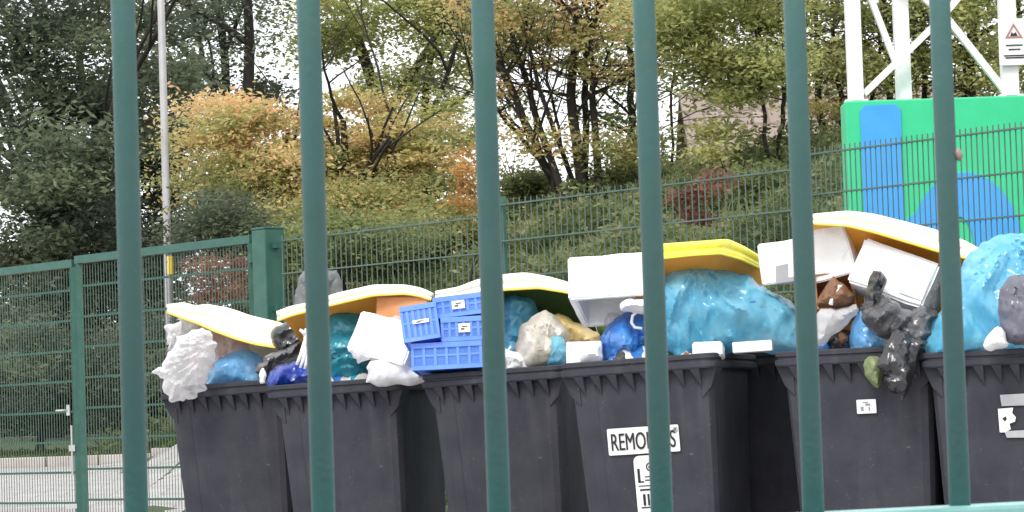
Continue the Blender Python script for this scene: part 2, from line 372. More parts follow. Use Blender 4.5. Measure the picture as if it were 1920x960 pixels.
L_dark = leaf_material('leaves_dark', [(0, (0.063, 0.074, 0.058)), (.5, (0.118, 0.145, 0.093)), (.85, (0.209, 0.244, 0.137)), (1, (0.387, 0.404, 0.245))])
L_mid = leaf_material('leaves_green', [(0, (0.099, 0.134, 0.050)), (.5, (0.237, 0.279, 0.111)), (1, (0.467, 0.481, 0.198))])
L_autumn = leaf_material('leaves_autumn', [(0, (0.097, 0.127, 0.049)), (.35, (0.252, 0.278, 0.103)), (.62, (0.511, 0.466, 0.184)), (.84, (0.767, 0.561, 0.277)), (1, (0.879, 0.494, 0.293))])
L_yg = leaf_material('leaves_yellow_green', [(0, (0.142, 0.167, 0.056)), (.5, (0.375, 0.401, 0.147)), (.85, (0.622, 0.598, 0.249)), (1, (0.703, 0.467, 0.247))])
L_orange = leaf_material('leaves_orange', [(0, (.22, .15, .05)), (.5, (.48, .27, .09)), (1, (.62, .36, .13))])
L_red = leaf_material('leaves_red', [(0, (.14, .07, .05)), (.6, (.26, .12, .09)), (1, (.30, .20, .10))])

def cl(px, py, Y, rx, rz, n, ry=1.0):
    """clump region from picture position and size in pixels"""
    p = at(px, py, Y); return ((p.x, p.y, p.z), (rx / F * Y, ry, rz / F * Y), n)
def ground_at(px, Y):
    p = at(px, 600, Y)
    X = p.x; return Vector((X, Y, zg(X, Y)))

# dark trees on the left
b = ground_at(90, 38); tree('leafy_tree', b, [((0, 0, 0), (0.02, 0, 1), .16, 4.2)], [cl(70, 150, 38, 190, 330, 60), cl(60, 560, 37, 170, 190, 36), cl(130, 380, 37, 130, 200, 30)], 46000, .085, L_dark,
     'tall dark green tree behind the left gate leaf, nearest the left edge', group='trees beyond the yard', depth=3)
b = ground_at(270, 40); tree('leafy_tree', b, [((0, 0, 0), (-0.03, 0, 1), .15, 4.5)], [cl(270, 120, 40, 120, 280, 40), cl(270, 430, 39, 110, 200, 30), cl(300, 290, 39, 50, 60, 8), cl(240, 600, 38, 140, 130, 22)], 30000, .085, L_dark,
     'dark green tree directly behind the pale lamp pole', group='trees beyond the yard', depth=3)
b = ground_at(450, 44); tree('leafy_tree', b, [((0, 0, 0), (0.05, 0, 1), .13, 4.5), ((.3, 0, 0), (-.18, 0, 1), .09, 4.2)], [cl(440, 30, 44, 130, 120, 22), cl(360, 100, 44, 60, 150, 14), cl(480, 180, 44, 90, 60, 9)], 10000, .075, L_dark,
     'thin sparse dark tree against the white sky, between the first two railing bars', group='trees beyond the yard', clump_r=.5)
b = ground_at(760, 46); tree('leafy_tree', b, [((0, 0, 0), (-.02, 0, 1), .13, 4.5), ((.2, 0, 0), (.2, 0, 1), .08, 4)], [cl(760, 25, 46, 170, 60, 26), cl(830, 130, 46, 90, 90, 12), cl(650, 60, 46, 90, 70, 10), cl(850, 240, 45, 60, 60, 8), cl(600, 60, 46, 110, 90, 16), cl(880, 60, 46, 80, 80, 12), cl(730, 160, 46, 120, 50, 9)], 23000, .08, L_yg,
     'loose yellow green tree against the sky, above the autumn coloured bush', group='trees beyond the yard', clump_r=.4)
# autumn tree, middle left
def aut(P, t_): return np.clip(t_ * .80 + .13 + (P[:, 2] - 3.0) * .11, 0, 1)
b = ground_at(600, 33); tree('autumn_tree', b, [((0, 0, 0), (.1, 0, 1), .07, 1.9), ((.25, 0, 0), (.35, 0, 1), .05, 1.9), ((-.3, 0, 0), (-.3, 0, 1), .05, 1.8)],
     [cl(430, 235, 33, 115, 80, 22), cl(560, 300, 33, 220, 110, 50), cl(720, 260, 33, 130, 90, 26), cl(600, 400, 32, 270, 70, 40), cl(440, 360, 33, 130, 80, 20), cl(790, 330, 33, 80, 110, 16), cl(820, 420, 32, 110, 40, 14)], 62000, .062, L_autumn,
     'low spreading yellow and orange tree between the first and third railing bars', group='trees beyond the yard', tint_fn=aut, clump_r=.34, flat=.35)
# dark undergrowth
for (px, py, Y, rx, rz, n, lf, lab) in [(420, 440, 31, 110, 60, 20, 12000, 'dark green bush behind the right gate leaf and its wide post'),
                                    (640, 455, 30, 150, 55, 26, 16000, 'dark green bush at the foot of the autumn coloured tree'),
                                    (60, 720, 33, 150, 110, 30, 16000, 'dark green bush seen low through the left gate leaf'),
                                    (260, 700, 33, 130, 120, 26, 15000, 'dark green bush seen low through the right gate leaf'),
                                    (450, 640, 31, 130, 150, 26, 14000, 'green bush hidden partly by the heap on the leftmost bin')]:
    g = ground_at(px, Y); tree('bush', g, [((0, 0, 0), (.1, 0, 1), .03, .8), ((.1, 0, 0), (-.3, 0, 1), .03, .7)], [cl(px, py, Y, rx, rz, n, .8)], lf, .06, L_mid if px > 600 else L_dark, lab, 'bush', 'bushes beyond the fence', clump_r=.3, depth=1)
g = ground_at(120, 44); tree('hedge', g, [((0, 0, 0), (.1, 0, 1), .05, 1.0), ((.08, 0, 0), (-.4, 0, 1), .05, 1.0)], [cl(130, 720, 44, 330, 110, 110, .8), cl(130, 800, 44, 330, 40, 60, .6)], 42000, .085, L_dark, 'dense dark hedge low behind the gate and the left trees', 'hedge', None, clump_r=.4, depth=1)
for (px, py, Y, rx, rz, n, lf, lab, lm_) in [(985, 352, 34, 60, 30, 12, 3600, 'low green bush to the left of the fan of bare stems', L_mid), (1230, 335, 34, 90, 36, 16, 4200, 'low green bush to the right of the fan of bare stems', L_yg),
                                    (1400, 345, 30, 100, 26, 14, 3800, 'low green bush under the brown roof', L_mid), (700, 380, 36, 120, 60, 16, 7000, 'green bush filling the gap behind the autumn coloured tree', L_yg)]:
    g = ground_at(px, Y); tree('bush', g, [((0, 0, 0), (.1, 0, 1), .02, .5), ((.05, 0, 0), (-.3, 0, 1), .02, .5)], [cl(px, py, Y, rx, rz, n, .6)], lf, .06, lm_, lab, 'bush', 'bushes beyond the fence', clump_r=.24, depth=1)
# orange shrub
g = ground_at(870, 29); tree('orange_shrub', g, [((0, 0, 0), (.1, 0, 1), .02, .7)], [cl(868, 350, 29, 26, 62, 14, .25)], 1000, .05, L_orange, 'small bright orange shrub beside the third railing bar', 'shrub', clump_r=.13, depth=1)
g = ground_at(660, 27); tree('reddish_shrub', g, [((0, 0, 0), (.1, 0, 1), .02, .6)], [cl(425, 520, 25, 50, 45, 10, .25)], 1800, .04, L_red, 'reddish brown shrub seen through the right gate leaf', 'shrub', clump_r=.16, depth=1)
g = ground_at(1305, 24); tree('reddish_shrub', g, [((0, 0, 0), (.1, 0, 1), .02, .6), ((.05, 0, 0), (-.2, 0, 1), .02, .6)], [cl(1305, 365, 24, 38, 42, 12, .25)], 1500, .04, L_red, 'reddish shrub on the bank above the bright yellow lid', 'shrub', clump_r=.13, depth=1)

# multi-stem trees, stems traced by eye as straight leaning poles
def stem_tree(name, stems, crown, n_leaf, leaf, lm, label, group='trees beyond the yard', Y=33, tint_fn=None, clump_r=.33):
    p0 = at(*stems[0][0][0], Y); base = Vector((p0.x, Y, zg(p0.x, Y)))
    root = empty(name, base); tag(root, label, 'tree', group)
    mb = MB()
    for pts, w in stems:
        ps = []
        for i, (x, y) in enumerate(pts):
            ps.append(at(x, y, Y + .25 * math.sin(x * .37 + y * .05)))
        g0 = Vector((ps[0].x, ps[0].y, zg(ps[0].x, ps[0].y) - .15))
        fine = [g0] if g0.z < ps[0].z else []
        for a, c in zip(ps[:-1], ps[1:]):
            for k in range(4): fine.append(a.lerp(c, k / 4) + Vector((random.gauss(0, .012), random.gauss(0, .02), 0)))
        fine.append(ps[-1]); n = len(fine)
        mb.tube(fine, [w * .78 / 2 / F * Y * (1.15 - .6 * i / n) for i in range(n)], 8, cap=False)
        for _ in range(11):
            i = random.randint(n // 3, n - 1); dd = Vector((random.gauss(0, .8), random.gauss(0, .6), random.uniform(.1, 1)))
            tips = []; grow(mb, fine[i], dd, w / F * Y * .16, random.uniform(.5, 1.2), random.choice((1, 2)), tips, .5)
    mb.build('trunk', M['bark'], root, world_coords=True, smooth=True)
    cs = []
    for c, rr, n in crown:
        for _ in range(n): cs.append(np.array(c) + rng.uniform(-1, 1, 3) * np.array(rr))
    cs = np.array(cs); who = rng.integers(0, len(cs), n_leaf); rad = rng.uniform(.4, 1.3, len(cs)) * clump_r
    P = cs[who] + rng.normal(size=(n_leaf, 3)) * rad[who][:, None] * np.array([.7, .7, .3])
    tint = rng.random(len(cs))[who] * .65 + rng.random(n_leaf) * .35
    if tint_fn: tint = tint_fn(P, tint)
    quads_mesh('crown', leaf_quads(P, leaf), tint, lm, root)

stem_tree('multi_stem_tree', [([(1045, 362), (985, 230), (915, 60), (890, -60)], 20), ([(1052, 362), (1000, 200), (960, 60), (930, -80)], 17), ([(1080, 360), (1020, 200), (985, 60), (975, -80)], 12),
                               ([(1088, 358), (1070, 180), (1080, 40), (1070, -90)], 25), ([(1098, 356), (1100, 180), (1098, 60), (1110, -80)], 17), ([(1035, 330), (985, 270), (920, 190), (880, 150)], 11),
                               ([(1122, 350), (1112, 200), (1108, 100), (1125, -60)], 18), ([(1075, 355), (1045, 240), (1030, 150), (1040, 20)], 8)],
          [cl(1040, 20, 33, 170, 55, 40, .8), cl(960, 80, 33, 60, 60, 10, .6), cl(1130, 100, 33, 70, 60, 9, .6), cl(1010, 140, 33, 80, 40, 5, .5), cl(1000, 250, 33, 90, 80, 7, .5), cl(1130, 240, 33, 40, 80, 4, .5)], 14000, .065, L_autumn,
          'tree with a wide fan of bare dark stems and orange tinged leaves', tint_fn=lambda P, t_: np.clip(t_ * .8 + .2, 0, 1))
stem_tree('multi_stem_tree', [([(1170, 340), (1185, 220), (1180, 80), (1190, -60)], 20), ([(1180, 335), (1200, 240), (1215, 100), (1240, -60)], 10), ([(1260, 345), (1258, 200), (1270, 90), (1290, -50)], 7)],
          [cl(1200, 60, 34, 60, 80, 14, .6), cl(1160, 180, 34, 60, 70, 6, .5), cl(1190, 270, 33, 45, 50, 6, .5)], 6300, .06, L_mid,
          'slim dark tree half hidden by the fourth railing bar', Y=34)
stem_tree('multi_stem_tree', [([(1440, 330), (1430, 180), (1420, 60), (1430, -60)], 10), ([(1455, 330), (1470, 200), (1490, 60), (1500, -60)], 12)],
          [cl(1370, 60, 31, 125, 90, 46, .8), cl(1400, 160, 31, 90, 40, 9, .7), cl(1360, 265, 31, 40, 26, 3, .4), cl(1280, 60, 31, 40, 60, 8, .5)], 21000, .07, L_yg,
          'full yellow green tree in front of the brown roof', Y=31, clump_r=.38)
stem_tree('multi_stem_tree', [([(1555, 330), (1535, 200), (1530, 60), (1520, -60)], 18), ([(1570, 330), (1580, 180), (1560, 60), (1580, -60)], 14), ([(1590, 330), (1640, 180), (1650, 60), (1660, -60)], 10)],
          [cl(1550, 50, 33, 60, 90, 16, .7), cl(1560, 170, 33, 60, 50, 8, .6), cl(1560, 290, 33, 60, 60, 10, .5)], 8200, .065, L_autumn,
          'brownish tree immediately beside the green board', tint_fn=lambda P, t_: t_ * .8)
stem_tree('multi_stem_tree', [([(1680, 330), (1670, 150), (1660, 40), (1650, -60)], 16), ([(1720, 330), (1735, 150), (1730, 40), (1720, -60)], 14), ([(1820, 330), (1815, 150), (1830, 40), (1810, -60)], 36), ([(1900, 330), (1900, 150), (1910, 40), (1900, -60)], 14)],
          [cl(1680, 60, 33, 90, 110, 26, .8), cl(1800, 60, 33, 90, 110, 26, .8), cl(1890, 80, 33, 60, 110, 18, .8)], 17000, .07, L_yg,
          'bushy tree behind the white lattice frame', tint_fn=lambda P, t_: t_ * .85)

# bank vegetation: blades and small leaves, one mass
def bank():
    n = 170000
    Y = rng.uniform(15, 34.5, n); u = rng.uniform(-.13, .17, n); X = u * Y
    d = (X + 3.49) * .777 + (Y - 21.8) * .63
    k = (d > .35) & ((u > -.095) | (Y > 31)); X, Y, u = X[k], Y[k], u[k]; n = len(X)
    Z = np.array([zg(a, c) for a, c in zip(X, Y)])
    h = rng.uniform(.06, .22, n) * (0.5 + .8 * rng.random(n))
    P = np.stack([X, Y, Z + h * .5], axis=1)
    nz = np.array([noise.noise(Vector((a * .8, c * .8, 3))) for a, c in zip(X, Y)])
    mound = np.clip(np.array([noise.noise(Vector((a * 1.3, c * 1.3, 8))) for a, c in zip(X, Y)]) * 1.6 + .1, 0, 1) * .42 * rng.random(n) ** .6
    blade = rng.random(n) < .22
    P[:, 2] += np.where(blade, 0, mound)
    Q = leaf_quads(P + rng.normal(size=(n, 3)) * .02, .09)
    w = rng.uniform(.006, .014, n)[:, None]; lean = rng.normal(size=(n, 3)) * .07; lean[:, 2] = 0
    s = rng.normal(size=(n, 3)); s[:, 2] = 0; s /= np.linalg.norm(s, axis=1)[:, None]
    B0 = np.stack([X, Y, Z], axis=1); top = B0 + lean * 2; top[:, 2] += h * 1.2
    Bq = np.stack([B0 - s * w, B0 + s * w, top + s * w * .3, top - s * w * .3], axis=1)
    V = np.where(blade[:, None, None], Bq, Q)
    return V, np.clip(.42 + nz * .8 + rng.normal(size=n) * .2, 0, 1)
V, tn = bank()
L_bank = leaf_material('bank_green', [(0, (0.072, 0.099, 0.039)), (.5, (0.178, 0.222, 0.092)), (.9, (0.331, 0.352, 0.169)), (1, (0.422, 0.357, 0.206))])
tag(quads_mesh('bank_undergrowth', V, tn, L_bank), kind='stuff', label='rough green grass and low leaves covering the bank', cat='undergrowth')
n = 16000; X = rng.uniform(-6.5, -2.6, n); Y = rng.uniform(30.7, 33.5, n); Z = np.array([zg(a, c) for a, c in zip(X, Y)])
P = np.stack([X, Y, Z + .04], axis=1); L_grass = leaf_material('verge_grass', [(0, (.09, .13, .03)), (1, (.20, .26, .07))])
tag(quads_mesh('verge_grass', leaf_quads(P, .09), rng.random(n), L_grass), kind='stuff', label='bright green verge grass beyond the paving', cat='grass')

# ------------------------------------------------------------------ house with brown roof
def roof_material():
    m = bpy.data.materials.new('brown_roof_tiles'); m.use_nodes = True; nt = m.node_tree; b = nt.nodes['Principled BSDF']; b.inputs['Roughness'].default_value = .85
    tc = nt.nodes.new('ShaderNodeTexCoord'); br = nt.nodes.new('ShaderNodeTexBrick'); br.inputs['Scale'].default_value = 1
    br.inputs['Brick Width'].default_value = .3; br.inputs['Row Height'].default_value = .34; br.inputs['Mortar Size'].default_value = .03
    br.inputs['Color1'].default_value = (.27, .215, .185, 1); br.inputs['Color2'].default_value = (.22, .17, .145, 1); br.inputs['Mortar'].default_value = (.16, .12, .10, 1)
    mp = nt.nodes.new('ShaderNodeMapping'); mp.inputs['Rotation'].default_value = (R(90), 0, 0)
    nt.links.new(tc.outputs['Object'], mp.inputs['Vector']); nt.links.new(mp.outputs[0], br.inputs['Vector']); nt.links.new(br.outputs['Color'], b.inputs['Base Color'])
    return m
hx0, hx1 = at(1300, 300, 58).x, at(1900, 300, 58).x; zt = at(1380, 165, 62).z; ze = at(1380, 335, 58).z
house = empty('house', ((hx0 + hx1) / 2, 62, 3.4)); tag(house, 'house with a brown tiled roof glimpsed between the trees above the bank', 'house')
w = MB(); w.box(((hx0 + hx1) / 2, 62, (3.2 + ze) / 2), (hx1 - hx0 - .3, 7.4, ze - 3.2)); w.build('wall', material('brick_wall', (.22, .17, .14), .9, (.28, .22, .19), 5), house, True)
w = MB(); w.loft([[Vector((x, 57.9, ze - .05)), Vector((x, 62, zt)), Vector((x, 66.1, ze - .05)), Vector((x, 66.1, ze - .2)), Vector((x, 62, zt - .16)), Vector((x, 57.9, ze - .2))] for x in (hx0, hx1)])
rf = w.build('roof', roof_material(), house, True)
w = MB(); w.box((hx0 + 3.2, 62.4, zt + .2), (.6, .6, 1.2)); w.build('chimney', bpy.data.materials['brick_wall'], rf, True, bevel=.02)

# ------------------------------------------------------------------ far wire fence
def fpt(px):           # point of fence line (plan) under a picture column
    u = at(px, 600, 1).x
    # (uY+3.49)*.777+(Y-21.8)*.63=0
    Y = (21.8 * .63 - 3.49 * .777) / (u * .777 + .63); return Vector((u * Y, Y, 0))
FTOP = EYE + 1.25
def fence_panel(px0, px1, ztop, zbot, label, pitch=.05, hgap=.2, post_side=(True, False), spikes=.03, wire_r=.0033, double=True):
    A, B = fpt(px0), fpt(px1); d = (B - A); L = d.length; d.normalize(); nrm = Vector((-d.y, d.x, 0))
    if nrm.y > 0: nrm = -nrm
    root = empty('wire_fence', A); tag(root, label, 'fence', 'wire fence panels behind the bins')
    mb = MB(); z = ztop
    while z > zbot:
        for off in ((-.0065, .0065) if double else (0,)):
            mb.bar(A + nrm * off + Vector((0, 0, z)), B + nrm * off + Vector((0, 0, z)), .008, .008)
        z -= hgap
    mb.build('horizontal_wires', M['wire'], root, True)
    mb = MB(); k = 0
    while k * pitch < L:
        p = A + d * k * pitch; mb.bar(p + Vector((0, 0, zbot)), p + Vector((0, 0, ztop + spikes)), .006, .006); k += 1
    mb.build('upright_wires', M['wire'], root, True)
    for side, P in zip(post_side, (A, B)):
        if side:
            mb = MB(); mb.bar(P - nrm * .035 + Vector((0, 0, zbot - .3)), P - nrm * .035 + Vector((0, 0, ztop + .05)), .05, .06); po = mb.build('post', M['gate_green'], root, True)
            for zz in np.arange(ztop - .05, zbot, -.4): mb = MB(); mb.box(P + nrm * .012 + Vector((0, 0, float(zz))), (.03, .012, .02)); mb.build('clamp', M['galv'], po, True)
    return root
fence_panel(533, 938, FTOP - .065, .15, 'wire fence panel between the wide gate post and the slim fence post', post_side=(False, False))
fence_panel(938, 1503, FTOP - .01, .05, 'wire fence panel in front of the multi stemmed tree and the bank')
fence_panel(1503, 1990, FTOP + .055, .0, 'wire fence panel in front of the green and blue board', pitch=.0345, wire_r=.004)

# ------------------------------------------------------------------ gate
def gate_leaf(px0, px1, label, zt=FTOP - .03, zb=.28, handle=None, hinge=None):
    A, B = fpt(px0), fpt(px1); d = (B - A).normalized(); nrm = Vector((-d.y, d.x, 0)); nrm = -nrm if nrm.y > 0 else nrm
    root = empty('gate_leaf', A + Vector((0, 0, zb))); tag(root, label, 'gate', 'leaves of the green double gate')
    Z = lambda z: Vector((0, 0, z))
    fr = MB(); fr.bar(A + Z(zt - .025), B + Z(zt - .025), .05, .05); fr.bar(A + Z(zb + .02), B + Z(zb + .02), .05, .04)
    for P in (A + d * .02, B - d * .02): fr.bar(P + Z(zb + .04), P + Z(zt - .05), .04, .05)
    fr.build('frame', M['gate_green'], root, True)
    L = (B - A).length
    m1 = MB(); z = zt - .2
    while z > zb + .05: m1.bar(A + d * .04 + Z(z), B - d * .04 + Z(z), .012, .014); z -= .2
    m1.build('horizontal_wires', M['gate_green'], root, True)
    m2 = MB(); k = 1
    while k * .034 < L - .05: P = A + d * (k * .034 + .03) + nrm * .008; m2.bar(P + Z(zb + .04), P + Z(zt - .05), .0045, .0045); k += 1
    m2.build('upright_wires', M['wire'], root, True)
    return root, A, B, d, nrm
gl, A, B, d, nrm = gate_leaf(-330, 143, 'left leaf of the dark green mesh gate, with the lever handle')
hm = MB(); p = B - d * .05 + nrm * .05 + Vector((0, 0, 1.05)); hm.box(p, (.022, .014, .07)); hm.tube([p + nrm * .01, p + nrm * .03, p + nrm * .03 - d * .10], .006, 8); hm.build('handle', M['galv'], gl, True)
hm = MB(); p = B - d * .02 + nrm * .045; hm.tube([p + Vector((0, 0, .95)), p + Vector((0, 0, .62))], .007, 8); hm.box(p + Vector((0, 0, .8)), (.04, .02, .04)); hm.build('drop_bolt', M['galv'], gl, True)
hm = MB(); hm.box(p + Vector((0, 0, .42)) - d * .02, (.07, .03, .03)); hm.build('bolt_catch', M['galv'], gl, True)
gr, A, B, d, nrm = gate_leaf(148, 478, 'right leaf of the dark green mesh gate, hinged on the wide post', zt=FTOP - .01)
hm = MB(); p = B + d * .02 + nrm * .02 + Vector((0, 0, FTOP - .15)); hm.tube([p - Vector((0, 0, .03)), p + Vector((0, 0, .03))], .022, 10); hm.bar(p - d * .05, p + d * .07, .018, .018); hm.build('hinge', M['gate_green'], gr, True)
hm = MB(); p = B + d * .02 + nrm * .02 + Vector((0, 0, .5)); hm.tube([p - Vector((0, 0, .03)), p + Vector((0, 0, .03))], .022, 10); hm.bar(p - d * .05, p + d * .07, .018, .018); hm.build('hinge', M['gate_green'], gr, True)
P0 = fpt(507); gp = empty('gate_post', P0); tag(gp, 'wide square green gate post between the gate and the fence', 'post')
ang = math.atan2(d.y, d.x)
mb = MB(); mb.box(P0 + Vector((0, 0, 1.02)), (.142, .142, 2.12), Matrix.Rotation(ang, 3, 'Z')); mb.build('shaft', M['gate_green'], gp, True, bevel=.008)
mb = MB(); mb.box(P0 + Vector((0, 0, 2.087)), (.148, .148, .012), Matrix.Rotation(ang, 3, 'Z')); mb.build('cap', M['gate_green'], gp, True, bevel=.003)
for zz in (1.98, 1.6, 1.2, .8): mb = MB(); mb.box(P0 + d * .095 + Vector((0, 0, zz)), (.04, .05, .035), Matrix.Rotation(ang, 3, 'Z')); mb.build('fence_bracket', M['gate_green'], gp, True)

# lamp pole
b0 = ground_at(318, 32); lp = empty('lamp_pole', b0); tag(lp, 'slim pale metal lamp pole rising behind the gate', 'lamp post')
mb = MB(); mb.tube([b0, b0 + Vector((0, 0, 1.0)), b0 + Vector((0, 0, 7.5))], [.042, .040, .033], 14); mb.build('shaft', material('pale_pole', (.30, .29, .29), .5, (.38, .37, .37), 6), lp, True, smooth=True)
mb = MB(); p = at(318, 498, 32); mb.tube([p - Vector((0, 0, .09)), p + Vector((0, 0, .09))], .0445, 14); mb.build('yellow_band', M['yellow'], lp, True)
mb = MB(); q = b0 + Vector((0, 0, 7.45)); mb.tube([q, q + Vector((.1, -.2, .25)), q + Vector((.3, -.6, .32))], .03, 8); mb.build('arm', M['galv'], lp, True)
mb = MB(); mb.box(q + Vector((.42, -.85, .32)), (.25, .6, .09), Matrix.Rotation(R(27), 3, 'Z')); mb.build('lamp_head', M['galv'], lp, True, bevel=.02)

# ------------------------------------------------------------------ green and blue board with white lattice on top
SY = 19.0
sb = at(1755, 430, SY)
def sp(px, py): p = at(px, py, SY); return p
zg0 = zg(sb.x, SY) - .1
bx0, bx1 = at(1589, 300, SY).x, at(2110, 300, SY).x; bzt = at(1755, 184, SY).z
board = empty('sign_base', ((bx0 + bx1) / 2, SY, zg0)); tag(board, 'green board with a big blue rounded letter standing behind the wire fence', 'sign')
mb = MB(); mb.box(((bx0 + bx1) / 2, SY + .15, (zg0 + bzt) / 2), (bx1 - bx0, .3, bzt - zg0)); mb.build('panel', M['sign_green'], board, True, bevel=.01)
def flat(name, poly, y, t, mat, parent, hole=None):
    """poly of (x,z) as a thin prism facing the camera"""
    vs = [Vector((x, z)) for x, z in poly]; n = len(vs); eds = [(i, (i + 1) % n) for i in range(n)]
    if hole: h0 = len(vs); vs += [Vector((x, z)) for x, z in hole]; eds += [(h0 + i, h0 + (i + 1) % len(hole)) for i in range(len(hole))]
    out = delaunay_2d_cdt(vs, eds, [], 1 if not hole else 0, 1e-6); ov, of = out[0], out[2]
    def inside(p, pl):
        c = False
        for i in range(len(pl)):
            a, b_ = pl[i], pl[(i + 1) % len(pl)]
            if (a[1] > p[1]) != (b_[1] > p[1]) and p[0] < (b_[0] - a[0]) * (p[1] - a[1]) / (b_[1] - a[1]) + a[0]: c = not c
        return c
    fs = []
    for f in of:
        c = sum((ov[i] for i in f), Vector((0, 0))) / len(f)
        if inside(c, poly) and not (hole and inside(c, hole)): fs.append(f)
    bm = bmesh.new(); bv = [bm.verts.new((v.x, y, v.y)) for v in ov]
    for f in fs:
        try: bm.faces.new([bv[i] for i in f])
        except ValueError: pass
    bmesh.ops.recalc_face_normals(bm, faces=bm.faces)
    r = bmesh.ops.extrude_face_region(bm, geom=list(bm.faces)); bmesh.ops.translate(bm, verts=[e for e in r['geom'] if isinstance(e, bmesh.types.BMVert)], vec=(0, t, 0))
    bmesh.ops.recalc_face_normals(bm, faces=bm.faces)
    me = bpy.data.meshes.new(name); bm.to_mesh(me); bm.free(); return link_mesh(name, me, mat, parent, True)
x1, x2 = at(1616, 300, SY).x, at(1692, 300, SY).x; zs = at(1650, 197, SY).z; zb = zg0 + .3
# stem plus arch in one outline
c = at(1812, 470, SY); rx, rz = 106 / F * SY, 147 / F * SY
poly = [(x1, zb), (x1, zs - .03), (x1 + .03, zs), (x2 - .03, zs), (x2, zs - .03)]
st = at(1700, 398, SY); poly += [(x2, st.z - .05)]
for k in range(25):
    a = math.pi * (1 - k / 24) ; a = R(150) - R(150) * k / 24
    poly.append((c.x + rx * math.cos(a), c.z + rz * math.sin(a)))
poly += [(c.x + rx, zb)]
hp = at(1800, 470, SY); hx, hz = 27 / F * SY, 64 / F * SY
hole = [(hp.x + hx, zb + .15)] + [(hp.x + hx * math.cos(R(180) * k / 16), hp.z + hz * math.sin(R(180) * k / 16)) for k in range(17)] + [(hp.x - hx, zb + .15)]
flat('blue_letter', poly, SY - .012, .010, M['sign_blue'], board, hole)
# lattice
tw = empty('lattice_frame', ((bx0 + bx1) / 2, SY + .15, bzt)); tag(tw, 'white steel lattice frame standing on top of the green board', 'frame')
def lx(px): return at(px, 150, SY).x
yf, yb = SY + .08, SY + .22
legs = [(lx(1606), yf, .088), (lx(1702) - .0, yb, .088), (lx(1897), yf, .096), (lx(1990), yb, .088)]
for x, y, w_ in legs:
    mb = MB(); mb.bar((x, y, bzt + .012), (x, y, bzt + 3.5), w_, w_); lg = mb.build('leg', M['white_paint'], tw, True)
    mb = MB(); mb.box((x, y, bzt + .006), (w_ * 1.5, w_ * 1.2, .012)); mb.box((x, y - w_ * .56, bzt + .03), (w_ * .7, .02, .05)); mb.build('base_plate', M['white_paint'], lg, True)
def diag(px0, py0, px1, py1, y, w_):
    a, c_ = at(px0, py0, y), at(px1, py1, y); mb = MB(); mb.bar(a, c_, w_, w_ * .8); mb.build('brace', M['white_paint'], tw, True)
diag(1620, 176, 1760, 40, yf, .05); diag(1780, 40, 1885, 172, yf, .05); diag(1626, -20, 1700, 172, yb, .045)
diag(1760, 40, 1885, -110, yf, .05); diag(1780, 40, 1620, -110, yf, .05)
# warning notice on the lattice
nt_ = empty('warning_notice', at(1897, 82, yf - .1)); tag(nt_, 'white warning notice with a red triangle, fixed to the white lattice leg', 'notice')
nx0, nx1, nz0, nz1 = at(1869, 82, yf).x, at(1926, 82, yf).x, at(1897, 125, yf).z, at(1897, 38, yf).z; ny = yf - .075
mb = MB(); mb.box(((nx0 + nx1) / 2, ny, (nz0 + nz1) / 2), (nx1 - nx0, .012, nz1 - nz0)); mb.build('plate', M['label'], nt_, True, bevel=.002)
cx, cz = (nx0 + nx1) / 2, (nz0 + nz1) / 2
def tri(s, dz): return [(cx - s * .5, cz + dz - s * .3), (cx + s * .5, cz + dz - s * .3), (cx, cz + dz + s * .55)]
flat('warning_triangle', tri(.105, .055), ny - .010, .003, M['redink'], nt_, tri(.070, .055))
flat('warning_symbol', [(cx - .022, cz + .035), (cx + .022, cz + .035), (cx + .012, cz + .058), (cx - .004, cz + .048), (cx - .012, cz + .06)], ny - .010, .003, M['ink'], nt_)
mb = MB()
for i, (dz, ww) in enumerate([(-.01, .10), (-.035, .07), (-.072, .13), (-.085, .11)]):
    mb.box((cx, ny - .0085, cz + dz - .01), (ww, .003, .007))
mb.build('text_lines', M['ink'], nt_, True)

